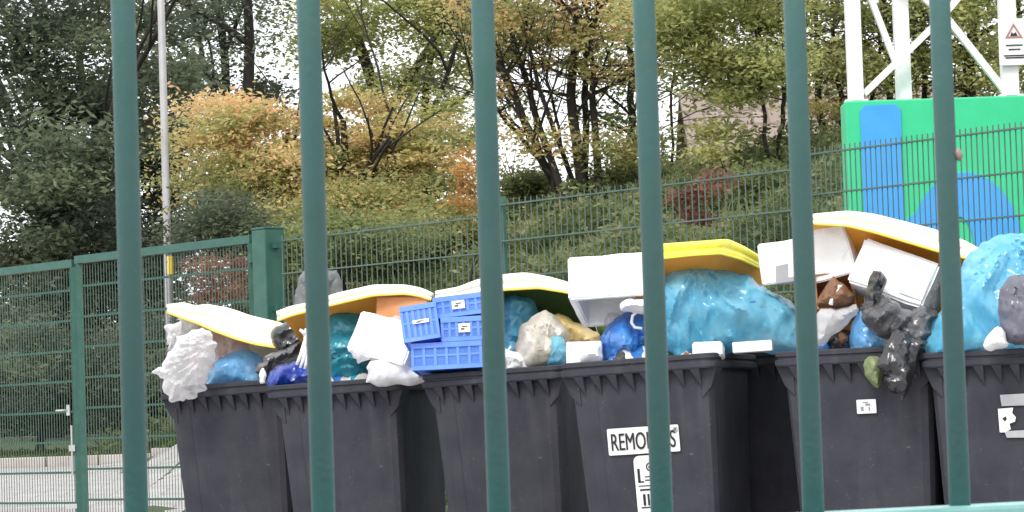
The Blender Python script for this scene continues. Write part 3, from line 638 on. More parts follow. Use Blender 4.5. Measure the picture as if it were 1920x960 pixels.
# pale covered sack behind the fence
# ------------------------------------------------------------------ inflated soft shapes
def ridged(x, y, s, k): return 1 - abs(noise.noise(Vector((x * s, y * s, k)))) * 2
def soft(name, mat, pts, Y, T, label, cat='rubbish bag', group='rubbish bags heaped on the bins', fold=(.014, 9, 0, 3), crump=.008, grid=.010, back=.8, chaikin=1, jit=.005, dY=(0, 0), parent=None, seed=None, round_=.9, facet=0, gather=None, gk=(26, .022), smooth_it=3):
    """closed soft body whose outline is seen from the front; T thickness towards the camera. dY: depth slope along x and z"""
    sd_ = seed if seed is not None else random.random() * 100
    P = [at(x, y, Y) for x, y in pts]; pl = [(p.x, p.z) for p in P]
    for _ in range(chaikin):
        q = []
        for i in range(len(pl)):
            a, b_ = pl[i], pl[(i + 1) % len(pl)]
            q += [(a[0] * .8 + b_[0] * .2, a[1] * .8 + b_[1] * .2), (a[0] * .2 + b_[0] * .8, a[1] * .2 + b_[1] * .8)]
        pl = q
    res = []
    for i in range(len(pl)):                       # resample
        a, b_ = pl[i], pl[(i + 1) % len(pl)]; L = math.hypot(b_[0] - a[0], b_[1] - a[1]); n = max(1, int(L / grid))
        for k in range(n): res.append((a[0] + (b_[0] - a[0]) * k / n, a[1] + (b_[1] - a[1]) * k / n))
    pl = np.array(res)
    jn = np.array([[noise.noise(Vector((x * 28, z * 28, sd_))), noise.noise(Vector((x * 28, z * 28, sd_ + 9)))] for x, z in pl]); pl = pl + jn * jit * 2.2
    x0, z0 = pl.min(0); x1_, z1_ = pl.max(0)
    gx_, gz_ = np.meshgrid(np.arange(x0, x1_, grid), np.arange(z0, z1_, grid)); G = np.stack([gx_.ravel(), gz_.ravel()], 1); G += rng.uniform(-.25, .25, G.shape) * grid
    a = pl; b_ = np.roll(pl, -1, 0)
    ins = np.zeros(len(G), bool)
    for i in range(len(a)):
        cnd = (a[i, 1] > G[:, 1]) != (b_[i, 1] > G[:, 1])
        with np.errstate(divide='ignore', invalid='ignore'):
            xi = (b_[i, 0] - a[i, 0]) * (G[:, 1] - a[i, 1]) / (b_[i, 1] - a[i, 1]) + a[i, 0]
        ins ^= cnd & (G[:, 0] < xi)
    G = G[ins]
    def dist(Q):
        ab = b_ - a; L2 = (ab ** 2).sum(1) + 1e-12; best = np.full(len(Q), 1e9)
        for i in range(len(a)):
            t_ = np.clip(((Q - a[i]) @ ab[i]) / L2[i], 0, 1); best = np.minimum(best, ((Q - a[i] - t_[:, None] * ab[i]) ** 2).sum(1))
        return np.sqrt(best)
    dg = dist(G); G = G[dg > grid * .45]
    vs = [Vector(p) for p in pl] + [Vector(p) for p in G]; n = len(pl)
    out = delaunay_2d_cdt(vs, [(i, (i + 1) % n) for i in range(n)], [], 1, 1e-7)
    ov = np.array([(v.x, v.y) for v in out[0]]); dd = dist(ov); mx = dd.max(); edge = dd < 1e-5
    h = (1 - (1 - np.clip(dd / (mx * round_), 0, 1)) ** 2) ** .5
    amp, fr, ang_, stretch = fold; ca, sa = math.cos(R(ang_)), math.sin(R(ang_))
    cxm, czm = ov.mean(0); ev, bv = [], []
    if facet:                                     # taut sheets between random high points
        kk = [i for i in range(0, n, max(1, int(facet * .8 / grid)))]
        cp = [pl[i] for i in kk]; chh = [0.0] * len(kk)
        inn = np.where(~edge)[0]; rng.shuffle(inn); got = []
        for i in inn:
            if dd[i] > facet * .25 and all(((ov[i] - g_) ** 2).sum() > (facet * .75) ** 2 for g_ in got): got.append(ov[i]); cp.append(ov[i]); chh.append(h[i] * rng.uniform(.5, 1.35))
        to = delaunay_2d_cdt([Vector(p) for p in cp], [], [], 0, 1e-7); hv = [0.0] * len(to[0])
        for j, og in enumerate(to[3]): hv[j] = chh[og[0]] if og else 0
        tv = np.array([(v.x, v.y) for v in to[0]]); hf = h.copy()
        for f in to[2]:
            A_, B_, C_ = tv[f[0]], tv[f[1]], tv[f[2]]; det = (B_[0] - A_[0]) * (C_[1] - A_[1]) - (C_[0] - A_[0]) * (B_[1] - A_[1])
            if abs(det) < 1e-12: continue
            q_ = ov - A_; b1 = (q_[:, 0] * (C_[1] - A_[1]) - (C_[0] - A_[0]) * q_[:, 1]) / det; b2 = ((B_[0] - A_[0]) * q_[:, 1] - q_[:, 0] * (B_[1] - A_[1])) / det
            m__ = (b1 >= -1e-6) & (b2 >= -1e-6) & (b1 + b2 <= 1 + 1e-6)
            hf[m__] = (hv[f[0]] * (1 - b1 - b2) + hv[f[1]] * b1 + hv[f[2]] * b2)[m__]
        h = np.where(edge, 0, .12 * h + .9 * hf)
    gp_ = at(gather[0], gather[1], Y) if gather else None
    if facet:
        nb = [[] for _ in range(len(ov))]
        for f in out[2]:
            for a_ in range(3): nb[f[a_]].append(f[(a_ + 1) % 3]); nb[f[a_]].append(f[(a_ + 2) % 3])
        for _ in range(smooth_it): h = np.array([h[i] if (edge[i] or not nb[i]) else .5 * h[i] + .5 * np.mean(h[nb[i]]) for i in range(len(ov))])
    for i, (x, z) in enumerate(ov):
        u = (x * ca + z * sa); v = (-x * sa + z * ca) / stretch
        wq = .05 * noise.noise(Vector((x * 6, z * 6, sd_ + 4)))
        f = ridged(u + wq, v + wq, fr, sd_) * .65 + ridged(u + wq * 2, v, fr * 2.3, sd_ + 3) * .35
        c_ = .45 * noise.noise(Vector((x * 48, z * 48, sd_))) + 1.1 * ridged(x * .5 + z * .85, z * .3 - x * .4, 24, sd_ + 5) + .7 * ridged(x * .8 - z * .5, (z * .8 + x * .5) * .4, 34, sd_ + 7)
        e = min(1, dd[i] / .03)
        if gather:                                # folds fanning out from where the bag is pulled together
            rx_, rz_ = x - gp_.x, z - gp_.z; rr_ = math.hypot(rx_, rz_) + 1e-6; th = math.atan2(rz_, rx_) + .25 * noise.noise(Vector((x * 5, z * 5, sd_ + 11)))
            c_ += 0; gv_ = gk[1] * (1 - 2 * abs(noise.noise(Vector((th * gk[0] / 6.28, rr_ * 3, sd_ + 13))))) * min(1, rr_ / .06)
            gv_ += .35 * gk[1] * (1 - 2 * abs(noise.noise(Vector((th * gk[0] / 2.4, rr_ * 4, sd_ + 15))))) * min(1, rr_ / .06)
        else: gv_ = 0
        yy = Y + dY[0] * (x - cxm) + dY[1] * (z - czm)
        ev.append((x + e * crump * .5 * noise.noise(Vector((x * 40, z * 40, sd_ + 20))), yy - T * h[i] * (.85 + .3 * noise.noise(Vector((x * 5, z * 5, sd_)))) - e * (1.7 * amp * f + 1.2 * crump * c_ + gv_), z + e * crump * .5 * noise.noise(Vector((x * 40, z * 40, sd_ + 30))))); bv.append((x, yy + T * back * h[i], z))
    bm = bmesh.new(); fv = [bm.verts.new(p) for p in ev]; kv = [fv[i] if edge[i] else bm.verts.new(bv[i]) for i in range(len(ov))]
    for f in out[2]:
        try: bm.faces.new([fv[i] for i in f])
        except ValueError: pass
        if not all(edge[i] for i in f):
            try: bm.faces.new([kv[i] for i in reversed(f)])
            except ValueError: pass
    bmesh.ops.recalc_face_normals(bm, faces=bm.faces)
    me = bpy.data.meshes.new(name); bm.to_mesh(me); bm.free()
    o = link_mesh(name, me, mat, smooth=True)
    me.set_sharp_from_angle(angle=R(38))
    recentre(o)
    if parent: adopt(o, parent)
    else: tag(o, label, cat, group)
    return o

def frame3(O, A, B):
    """orthonormal frame from a corner, a point along the width and one along the height; third axis points away from the camera"""
    e1 = (A - O); w_ = e1.length; e1.normalize(); e2 = B - O; e2 -= e1 * e2.dot(e1); h_ = e2.length; e2.normalize(); e3 = e1.cross(e2)
    if e3.y < 0: e3 = -e3
    return e1, e2, e3, w_, h_
def foam_box(name, O, A, B, depth, mat, label, open_side=None, wall=.03, cat='foam box', group='white foam boxes on the heap', bevel=.006):
    e1, e2, e3, w_, h_ = frame3(O, A, B)
    root = None
    bm = bmesh.new()
    def q(x, y, z): return O + e1 * x + e2 * y + e3 * z
    D = (w_, h_, depth)
    if open_side is None:
        vs = [bm.verts.new(q(x, y, z)) for x in (0, w_) for y in (0, h_) for z in (0, depth)]
        for f in [(0, 1, 3, 2), (4, 6, 7, 5), (0, 4, 5, 1), (2, 3, 7, 6), (0, 2, 6, 4), (1, 5, 7, 3)]: bm.faces.new([vs[i] for i in f])
    else:
        # map so that local c axis is the opening
        ax, sgn = open_side; oth = [i for i in range(3) if i != ax]
        def P(u, v, c_):
            co = [0, 0, 0]; co[oth[0]] = u; co[oth[1]] = v; co[ax] = c_ if sgn > 0 else D[ax] - c_; return q(*co)
        U, Vv, Cc = D[oth[0]], D[oth[1]], D[ax]
        rings = []
        for (i_, c_) in ((0, 0), (0, Cc), (wall, Cc), (wall, wall)):
            rings.append([bm.verts.new(P(u, v, c_)) for u, v in ((i_, i_), (U - i_, i_), (U - i_, Vv - i_), (i_, Vv - i_))])
        bm.faces.new(rings[0]); bm.faces.new(rings[3])
        for a, b_ in zip(rings[:-1], rings[1:]):
            for k in range(4): bm.faces.new((a[k], a[(k + 1) % 4], b_[(k + 1) % 4], b_[k]))
    bmesh.ops.recalc_face_normals(bm, faces=bm.faces)
    bmesh.ops.bevel(bm, geom=list(bm.edges), offset=bevel, segments=3, affect='EDGES')
    bmesh.ops.subdivide_edges(bm, edges=[e for e in bm.edges if e.calc_length() > .05], cuts=4, use_grid_fill=True)
    if mat == M['foam']:
        for v in bm.verts: v.co += noise.noise_vector(v.co * 11) * .0045 + noise.noise_vector(v.co * 40) * .0015
    me = bpy.data.meshes.new(name); bm.to_mesh(me); bm.free(); o = link_mesh(name, me, mat); recentre(o)
    if label: tag(o, label, cat, group)
    return o

def hang(name, mat, pts, Y, T, label, **k): return soft(name, mat, pts, Y, T, label, **k)

# ------------------------------------------------------------------ wheelie bins
BW, BD, BH = .63, .78, 1.07
def section(w, dp, y0, z):
    f = [(-.5, .14), (-.492, .07), (-.465, .022), (-.42, .004), (-.315, -.004), (-.305, .0), (.305, .0), (.315, -.004), (.42, .004), (.465, .022), (.492, .07), (.5, .14)]
    bk = [(.5, .9), (.48, .97), (.43, 1.), (-.43, 1.), (-.48, .97), (-.5, .9)]
    return [Vector((x * w, y0 + y * dp, z)) for x, y in f + bk]
def make_bin():
    root = empty('wheelie_bin', (0, 0, 0))
    body = MB()
    prof = [(0.06, .76), (.10, .80), (.5, .855), (.93, .915), (1.03, .93)]
    rings = []
    for z, k in prof:
        rings.append(section(BW * k, BD * (k - .05), .028 + (1.03 - z) * .09, z))
    inner = [section(BW * (k - .012), BD * (k - .065), .034 + (1.03 - z) * .09, z + .006) for z, k in reversed(prof)]
    body.loft(rings + inner)
    body.build('body', M['bin'], root)
    rim = MB()
    def rr(o, z, inn=False):
        w_ = BW - .01 + o * 2; dp = BD - .02 + o * 2
        pts = []
        for (cx_, cy_, a0) in ((w_ / 2 - .03, -o + .03, -90), (w_ / 2 - .03, -o + dp - .03, 0), (-w_ / 2 + .03, -o + dp - .03, 90), (-w_ / 2 + .03, -o + .03, 180)):
            for k in range(5): a = R(a0 + k * 22.5); pts.append(Vector((cx_ + .03 * math.cos(a), cy_ + .03 * math.sin(a), z)))
        return pts
    rim.loft([rr(-.03, 1.012), rr(.000, 1.012), rr(.004, 1.018), rr(.004, 1.036), rr(-.004, 1.040), rr(-.004, 1.047), rr(.002, 1.051), rr(.002, 1.066), rr(-.002, BH), rr(-.032, BH)], False, False)
    rim.add(rim.v[-20:] + rim.v[:20], [(k, (k + 1) % 20, 20 + (k + 1) % 20, 20 + k) for k in range(20)])
    rim.build('rim', M['bin'], root)
    g = MB()
    for k in range(8):                                    # pointed gussets under the front rim
        x = -.235 + k * .067; yb_ = .028
        g.add([(x - .023, -.002, 1.012), (x + .014, -.002, 1.012), (x + .018, yb_ + .008, 1.012), (x - .026, yb_ + .008, 1.012), (x + .014, yb_ + .002, .940)],
              [(0, 1, 4), (1, 2, 4), (0, 4, 3), (0, 3, 2, 1), (2, 3, 4)])
    for s in (-1, 1):                                     # shoulder brackets at the corners
        x = s * BW * .5
        g.add([(x - s * .005, .03, 1.012), (x - s * .005, .13, 1.012), (x - s * .07, .13, 1.012), (x - s * .07, .03, 1.012), (x - s * .032, .04, .94), (x - s * .032, .12, .94), (x - s * .07, .12, .90), (x - s * .07, .04, .90)],
              [(0, 1, 2, 3), (0, 4, 5, 1), (4, 7, 6, 5), (0, 3, 7, 4), (1, 5, 6, 2), (3, 2, 6, 7)])
    g.build('gussets', M['bin'], root)
    g = MB(); 
    for s in (-1, 1): g.bar((s * .24, BD - .02, 1.03), (s * .24, BD + .07, 1.05), .03, .04)
    g.tube([(-.26, BD + .075, 1.05), (.26, BD + .075, 1.05)], .014, 10); g.build('handle', M['bin'], root)
    g = MB(); g.tube([(-.27, BD - .10, .10), (.27, BD - .10, .10)], .012, 10); g.build('axle', M['galv'], root)
    for s in (-1, 1):
        g = MB(); g.tube([(s * .235, BD - .10, .10), (s * .28, BD - .10, .10)], .10, 24); wh = g.build('wheel', M['rubber'], root, bevel=.004)
        g = MB(); g.tube([(s * .281, BD - .10, .10), (s * .286, BD - .10, .10)], .055, 20); g.build('hub', M['bin'], wh)
    return root
def copy_tree(o, parent=None):
    c = o.copy(); C.objects.link(c); c.parent = parent
    for ch in [x for x in o.children]: copy_tree(ch, c)
    return c
PSI, TILT = R(17), R(1.9)
BINS = [((297, 727), 14.75), ((498, 724), 14.15), ((787, 703), 13.70), ((1047, 682), 12.55), ((1449, 660), 12.30), ((1727, 662), 12.05), ((1318, 664), 13.15)]
labels = ['dark grey bin with white crumpled film spilling over its corner',
          'dark grey bin holding the teal bag and the broken white foam slab',
          'dark grey bin carrying the stacked blue crates',
          'dark grey bin with the big white name sticker above a white tag',
          'dark grey bin with a black bag hanging over its small square label',
          'dark grey bin with a torn white label and grey tape bands',
          'dark grey bin set back in the shade under the flat white tray']
proto = make_bin(); bins = []
for i, ((px, py), Y) in enumerate(BINS):
    b_ = proto if i == 0 else copy_tree(proto)
    rot = Euler((0, -TILT if i < 4 else -R(.6), -PSI if i != 5 else -R(12)), 'XYZ')
    b_.rotation_euler = rot; P = at(px, py, Y); off = rot.to_matrix() @ Vector((-BW / 2, 0, BH)); b_.location = P - off
    tag(b_, labels[i], 'wheelie bin', 'dark grey wheelie bins in a row'); bins.append(b_)
bpy.context.view_layer.update()
print('BIN z', [round(b_.location.z, 3) for b_ in bins])

# ------------------------------------------------------------------ open lids (parts of their bins)
def lid(bi, top, bot, Ys, pane, edge, under, back_rise=.02):
    """front edge of the lid given by upper and lower outline; the shell runs back to the hinge of the bin"""
    b_ = bins[bi]; mw = b_.matrix_world
    n = 40
    def along(pl, t_):
        L = [0]
        for a, c_ in zip(pl[:-1], pl[1:]): L.append(L[-1] + math.hypot(c_[0] - a[0], c_[1] - a[1]))
        s = t_ * L[-1]
        for i in range(len(L) - 1):
            if s <= L[i + 1] + 1e-9:
                k = (s - L[i]) / (L[i + 1] - L[i]); return pl[i][0] + (pl[i + 1][0] - pl[i][0]) * k, pl[i][1] + (pl[i + 1][1] - pl[i][1]) * k, i + k
    hinge = [mw @ Vector((x, BD + .03, BH + .01)) for x in (-BW * .46, BW * .46)]
    top_r, bot_r, hin = [], [], []
    for k in range(n + 1):
        t_ = k / n; x, y, _ = along(top, t_); xb, yb_, _ = along(bot, t_)
        Yk = np.interp(t_, np.linspace(0, 1, len(Ys)), Ys)
        top_r.append(at(x, y, Yk + .02)); bot_r.append(at(xb, yb_, Yk)); hin.append(hinge[0].lerp(hinge[1], t_))
    # smooth
    for r in (top_r, bot_r):
        for _ in range(1):
            c_ = [v.copy() for v in r]
            for i in range(1, n): r[i] = (c_[i - 1] + c_[i] * 2 + c_[i + 1]) / 4
    rows = []
    m_ = 12
    for k in range(n + 1):
        a, bt, h_ = top_r[k], bot_r[k], hin[k]; fl = (h_ - a); e = math.sin(math.pi * k / n) ** .5
        col = [bt + Vector((0, .004, 0)), bt.lerp(a, .30) + Vector((0, .006, 0)), bt.lerp(a, .36) + Vector((0, .016, 0)), bt.lerp(a, .50) + Vector((0, .016, 0)), bt.lerp(a, .56) + Vector((0, .006, 0)), bt.lerp(a, .85) + Vector((0, .008, 0)), a + Vector((0, .012, -.003))]
        for j in range(1, m_ + 1):
            s = j / m_; p = a.lerp(h_, s); p.z += .018 * math.sin(math.pi * s) * e + .012 * math.sin(math.pi * min(1, s * 2)) * math.cos(k / n * 9) * .5; col.append(p + Vector((0, .012, 0)))
        rows.append(col)
    nc = len(rows[0]); vs = [v for r in rows for v in r]; fs = []
    for i in range(n):
        for j in range(nc - 1): fs.append((i * nc + j, (i + 1) * nc + j, (i + 1) * nc + j + 1, i * nc + j + 1))
    me = bpy.data.meshes.new('lid'); me.from_pydata([tuple(v) for v in vs], [], fs)
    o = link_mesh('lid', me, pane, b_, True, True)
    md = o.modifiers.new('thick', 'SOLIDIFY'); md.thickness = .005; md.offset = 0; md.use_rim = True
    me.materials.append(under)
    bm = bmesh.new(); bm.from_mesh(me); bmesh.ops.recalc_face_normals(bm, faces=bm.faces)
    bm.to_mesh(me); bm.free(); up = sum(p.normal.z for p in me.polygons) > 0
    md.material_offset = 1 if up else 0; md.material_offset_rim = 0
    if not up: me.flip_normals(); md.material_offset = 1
    # flange along the lower front edge
    fb = MB(); fb.tube([p + Vector((0, -.003, .0)) for p in bot_r], .0055, 6); fb.build('lid_edge', edge, o, True, True)
    fb = MB(); fb.tube([hinge[0] + Vector((0, .012, 0)), hinge[1] + Vector((0, .012, 0))], .012, 8); fb.build('hinge_pin', M['bin'], o, True)
    return o
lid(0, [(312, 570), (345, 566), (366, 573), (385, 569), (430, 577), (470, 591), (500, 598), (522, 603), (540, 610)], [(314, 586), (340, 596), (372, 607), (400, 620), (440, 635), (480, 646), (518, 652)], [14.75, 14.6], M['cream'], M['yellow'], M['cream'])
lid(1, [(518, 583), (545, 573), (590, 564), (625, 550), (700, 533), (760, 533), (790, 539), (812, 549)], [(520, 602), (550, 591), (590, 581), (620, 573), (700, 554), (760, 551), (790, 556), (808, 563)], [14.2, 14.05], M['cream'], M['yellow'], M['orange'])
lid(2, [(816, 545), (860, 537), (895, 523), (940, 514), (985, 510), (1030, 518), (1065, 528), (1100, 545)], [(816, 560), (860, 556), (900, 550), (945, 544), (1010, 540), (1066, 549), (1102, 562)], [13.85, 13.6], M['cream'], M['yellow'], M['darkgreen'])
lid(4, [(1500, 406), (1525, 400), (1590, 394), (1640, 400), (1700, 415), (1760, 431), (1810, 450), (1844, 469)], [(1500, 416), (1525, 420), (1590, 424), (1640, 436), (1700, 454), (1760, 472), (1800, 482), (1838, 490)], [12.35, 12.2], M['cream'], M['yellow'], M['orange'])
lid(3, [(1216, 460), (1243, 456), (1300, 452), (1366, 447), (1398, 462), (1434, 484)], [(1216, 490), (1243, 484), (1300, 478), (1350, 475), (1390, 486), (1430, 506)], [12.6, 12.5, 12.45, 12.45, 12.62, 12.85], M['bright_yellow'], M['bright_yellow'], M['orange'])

# ------------------------------------------------------------------ rubbish filling each bin
def heap_material():
    m = bpy.data.materials.new('mixed_rubbish'); m.use_nodes = True; nt = m.node_tree; b = nt.nodes['Principled BSDF']; b.inputs['Roughness'].default_value = .45
    tc = nt.nodes.new('ShaderNodeTexCoord'); n = nt.nodes.new('ShaderNodeTexNoise'); n.inputs['Scale'].default_value = 7; n.inputs['Detail'].default_value = 3
    vm = nt.nodes.new('ShaderNodeVectorMath'); vm.operation = 'MULTIPLY_ADD'; vm.inputs[1].default_value = (.25, .25, .25)
    vo = nt.nodes.new('ShaderNodeTexVoronoi'); vo.inputs['Scale'].default_value = 13
    sp_ = nt.nodes.new('ShaderNodeSeparateColor'); cr = nt.nodes.new('ShaderNodeValToRGB'); cr.color_ramp.interpolation = 'CONSTANT'; e = cr.color_ramp.elements
    cols = [(0, (.02, .02, .022)), (.2, (.62, .62, .62)), (.36, (.05, .05, .06)), (.5, (.03, .14, .42)), (.62, (.42, .40, .38)), (.72, (.02, .26, .38)), (.84, (.28, .13, .05)), (.92, (.75, .75, .75))]
    while len(e) < len(cols): e.new(.5)
    for k, (p, c_) in enumerate(cols): e[k].position = p; e[k].color = (*c_, 1)
    nt.links.new(tc.outputs['Object'], n.inputs['Vector']); nt.links.new(n.outputs['Color'], vm.inputs[0]); nt.links.new(tc.outputs['Object'], vm.inputs[2]); nt.links.new(vm.outputs[0], vo.inputs['Vector'])
    nt.links.new(vo.outputs['Color'], sp_.inputs[0]); nt.links.new(sp_.outputs[0], cr.inputs[0]); nt.links.new(cr.outputs[0], b.inputs['Base Color'])
    bp = nt.nodes.new('ShaderNodeBump'); bp.inputs['Strength'].default_value = .8; bp.inputs['Distance'].default_value = .02
    nt.links.new(vo.outputs['Distance'], bp.inputs['Height']); nt.links.new(bp.outputs[0], b.inputs['Normal'])
    return m
hm_ = heap_material()
hl = ['loose rubbish under the white film in the leftmost bin', 'loose rubbish under the broken foam box', 'loose rubbish beneath the blue crates and cream bag',
      'loose rubbish beneath the big cyan sheet bag', 'loose rubbish under the tilted foam boxes', 'loose rubbish beneath the cyan bag at the right edge', 'loose rubbish in the bin set back in the shade']
for i, b_ in enumerate(bins):
    bm = bmesh.new(); nx_, ny_ = 30, 36; g = {}
    for a in range(nx_ + 1):
        for c_ in range(ny_ + 1):
            x = (a / nx_ - .5) * .515; y = .07 + c_ / ny_ * .60
            e = min(a, nx_ - a, c_, ny_ - c_) / 6; e = min(1, e)
            z = .99 + .075 * e + .06 * e * noise.noise(Vector((x * 7, y * 7, i * 5))) + .05 * e * abs(noise.noise(Vector((x * 16, y * 16, i * 5 + 2))))
            g[a, c_] = bm.verts.new((x, y, z))
    for a in range(nx_):
        for c_ in range(ny_): bm.faces.new((g[a, c_], g[a + 1, c_], g[a + 1, c_ + 1], g[a, c_ + 1]))
    r = bmesh.ops.extrude_face_region(bm, geom=list(bm.faces))
    for v in [q for q in r['geom'] if isinstance(q, bmesh.types.BMVert)]: v.co.z = .80; v.co.x *= .93
    bmesh.ops.recalc_face_normals(bm, faces=bm.faces)
    me = bpy.data.meshes.new('loose_rubbish'); bm.to_mesh(me); bm.free(); me.transform(b_.matrix_world)
    o = link_mesh('loose_rubbish', me, hm_, smooth=True); recentre(o); tag(o, hl[i], 'rubbish', kind='stuff')

# ------------------------------------------------------------------ rubbish on bin 1
soft('crumpled_film', M['white_bag'], [(285, 700), (300, 694), (312, 660), (340, 632), (372, 612), (400, 622), (412, 650), (398, 690), (388, 712), (380, 735), (352, 742), (340, 753), (318, 750), (306, 730), (310, 712)], 14.62, .09,
     'white crumpled plastic film spilling over the corner of the leftmost bin', 'plastic film', None, fold=(.010, 18, 60, 5), crump=.007, grid=.007, gather=(400, 640), gk=(44, .016), jit=.012, dY=(0, -.25), chaikin=1)
soft('plastic_film', M['grey_bag'], [(312, 660), (308, 625), (318, 604), (345, 600), (372, 606), (360, 640), (330, 655)], 14.95, .05, 'thin grey film tucked beneath the leftmost lid', 'plastic film', None, fold=(.02, 22, 60, 1.2), crump=.02, grid=.009, jit=.01).data.materials[0] = M['white_bag']
soft('pinkish_bag', M['pink_bag'], [(350, 700), (360, 640), (375, 602), (410, 608), (440, 630), (470, 645), (472, 690), (440, 735), (380, 735)], 14.95, .10, 'pinkish see-through bag between the white film and the leftmost lid', fold=(.015, 14, 70, 2), crump=.012, jit=.006)
soft('blue_bag', M['sky_bag'], [(386, 735), (390, 700), (405, 675), (430, 660), (462, 656), (488, 664), (497, 690), (498, 735)], 14.83, .12, 'blue bag beside the white film on the leftmost bin', fold=(.008, 12, 50, 2), crump=.003, facet=.07, gather=(440, 655), gk=(24, .012))
soft('scrunched_wrapping', M['charcoal'], [(480, 700), (484, 682), (505, 662), (530, 655), (552, 640), (566, 640), (560, 664), (535, 675), (512, 690), (498, 710)], 14.45, .05, 'scrunched dark grey wrapping lying between the blue bag and the dark blue bag', 'wrapping', None, fold=(.015, 30, 30, 1.5), crump=.02, grid=.009, jit=.008, chaikin=1)
soft('black_bag', M['black_bag'], [(505, 640), (512, 615), (535, 604), (572, 600), (585, 640), (560, 655), (530, 660)], 14.6, .06, 'black bag beneath the end of the leftmost lid', fold=(.01, 16, 10, 2))
soft('dark_blue_bag', M['deep_blue'], [(500, 735), (503, 700), (520, 684), (560, 678), (600, 676), (610, 735)], 14.3, .10, 'dark blue bag on the second bin from the left', fold=(.012, 14, 70, 2), facet=.07)
soft('pale_strap', M['paper'], [(487, 722), (486, 700), (496, 690), (500, 700), (496, 722)], 14.15, .012, 'short pale strap hanging at the corner between the first two bins', 'strap', None, grid=.007, fold=(.002, 20, 0, 2), crump=.002)
# white rubber glove: palm, four fingers and thumb hanging
gv = empty('white_glove', at(570, 640, 14.15)); tag(gv, 'white glove lying beside the second railing bar', 'glove')
mb = MB()
for k, (x0, y0, x1g, y1g) in enumerate([(572, 640, 556, 684), (575, 645, 563, 690), (580, 648, 571, 692), (585, 650, 580, 688), (572, 628, 562, 618)]):
    a, c_ = at(x0, y0, 14.1), at(x1g, y1g, 14.08); mb.tube([a, a.lerp(c_, .5) + Vector((.004, -.006, 0)), c_], [.0095, .009, .006], 8)
mb.tube([at(578, 618, 14.12), at(578, 634, 14.1), at(579, 652, 14.1)], [.018, .022, .018], 10); g_ = mb.build('glove_body', M['paper'], gv, True, True)

# ------------------------------------------------------------------ bin 2
soft('teal_bag', M['teal_bag'], [(600, 740), (598, 640), (612, 590), (640, 580), (672, 582), (690, 600), (700, 650), (694, 690), (690, 740)], 14.35, .12, 'teal bag beside the second railing bar', fold=(.02, 12, 85, 5), crump=.002, dY=(.1, 0), facet=.10)
foam_box('broken_foam_box', at(648, 655, 14.0), at(756, 684, 13.85), at(660, 577, 14.05), .12, M['foam'], 'broken white foam slab leaning behind the blue crates', bevel=.008)
bf = bpy.data.objects['broken_foam_box']
soft('torn_film', M['white_bag'], [(652, 655), (680, 645), (694, 655), (690, 675), (672, 682), (655, 672)], 13.85, .03, 'clear torn film clinging to the broken foam slab', 'plastic film', None, fold=(.01, 25, 10, 1.5), crump=.015, grid=.008, jit=.01)
soft('white_sheet', M['paper'], [(686, 725), (690, 680), (720, 668), (775, 678), (800, 694), (806, 720)], 13.95, .06, 'creased white sheet on the rim under the broken foam slab', 'paper', None, fold=(.01, 10, 10, 2), crump=.006)
foam_box('orange_card_sheet', at(704, 600, 14.15), at(800, 600, 14.05), at(712, 556, 14.15), .02, M['ocard'], 'orange brown card standing behind the blue crates', cat='card', group=None, bevel=.004)
soft('pink_wrapper', M['pink_bag'], [(716, 635), (722, 600), (745, 590), (765, 605), (765, 650), (735, 655)], 14.0, .03, 'small pinkish wrapper between the foam slab and the blue crates', 'wrapper', None, crump=.012)

# ------------------------------------------------------------------ blue crates
def crate(O, A, B, depth, label, tags=()):
    e1, e2, e3, w_, h_ = frame3(O, A, B)
    root = empty('blue_crate', O); tag(root, label, 'crate', 'blue plastic crates on the third bin')
    rotm = Matrix((e1, e2, e3)).transposed()
    q = lambda x, y, z: O + e1 * x + e2 * y + e3 * z
    def bx(mb, x0, x1_, y0, y1, z0, z1): mb.box(q((x0 + x1_) / 2, (y0 + y1) / 2, (z0 + z1) / 2), (x1_ - x0, y1 - y0, z1 - z0), rotm)
    fr = MB(); T_ = .007
    for z0 in (0, depth - T_):                                    # front and back walls
        bx(fr, 0, w_, h_ - .022, h_, z0 - (.004 if z0 == 0 else 0), z0 + T_); bx(fr, 0, w_, 0, .018, z0, z0 + T_)
        bx(fr, 0, w_, h_ * .48, h_ * .48 + .009, z0, z0 + T_ * .9)
        for k in range(7): x = k / 6 * (w_ - .012); bx(fr, x, x + .012, .018, h_ - .022, z0 - .001, z0 + T_)
    for x0 in (0, w_ - T_):
        bx(fr, x0, x0 + T_, h_ - .022, h_ - .001, T_, depth - T_); bx(fr, x0, x0 + T_, 0, .018, T_, depth - T_); bx(fr, x0, x0 + T_, h_ * .48, h_ * .48 + .009, T_, depth - T_)
        for k in range(1, 9): z = k / 9 * depth; bx(fr, x0, x0 + T_, .018, h_ - .022, z, z + .010)
    fr.build('frame', M['crate'], root, True)
    pn = MB(); bx(pn, .01, w_ - .01, .004, .010, .01, depth - .01); pn.build('base', M['crate'], root, True)
    pn = MB(); bx(pn, .008, w_ - .008, .012, h_ - .012, .0028, .0050); bx(pn, .008, w_ - .008, .012, h_ - .012, depth - .005, depth - .0028)
    bx(pn, .0028, .005, .012, h_ - .012, .01, depth - .01); bx(pn, w_ - .005, w_ - .0028, .012, h_ - .012, .01, depth - .01)
    pn.build('wall_panels', M['crate_t'], root, True)
    for (x, y, ww, hh) in tags:
        lb = MB(); bx(lb, x, x + ww, y, y + hh, -.009, -.005); l_ = lb.build('label', M['label'], root, True)
        lb = MB(); bx(lb, x + ww * .2, x + ww * .5, y + hh * .3, y + hh * .45, -.011, -.0095); bx(lb, x + ww * .3, x + ww * .75, y + hh * .6, y + hh * .7, -.011, -.0095); lb.build('print', M['ink'], l_, True)
    return root
CY = 13.62
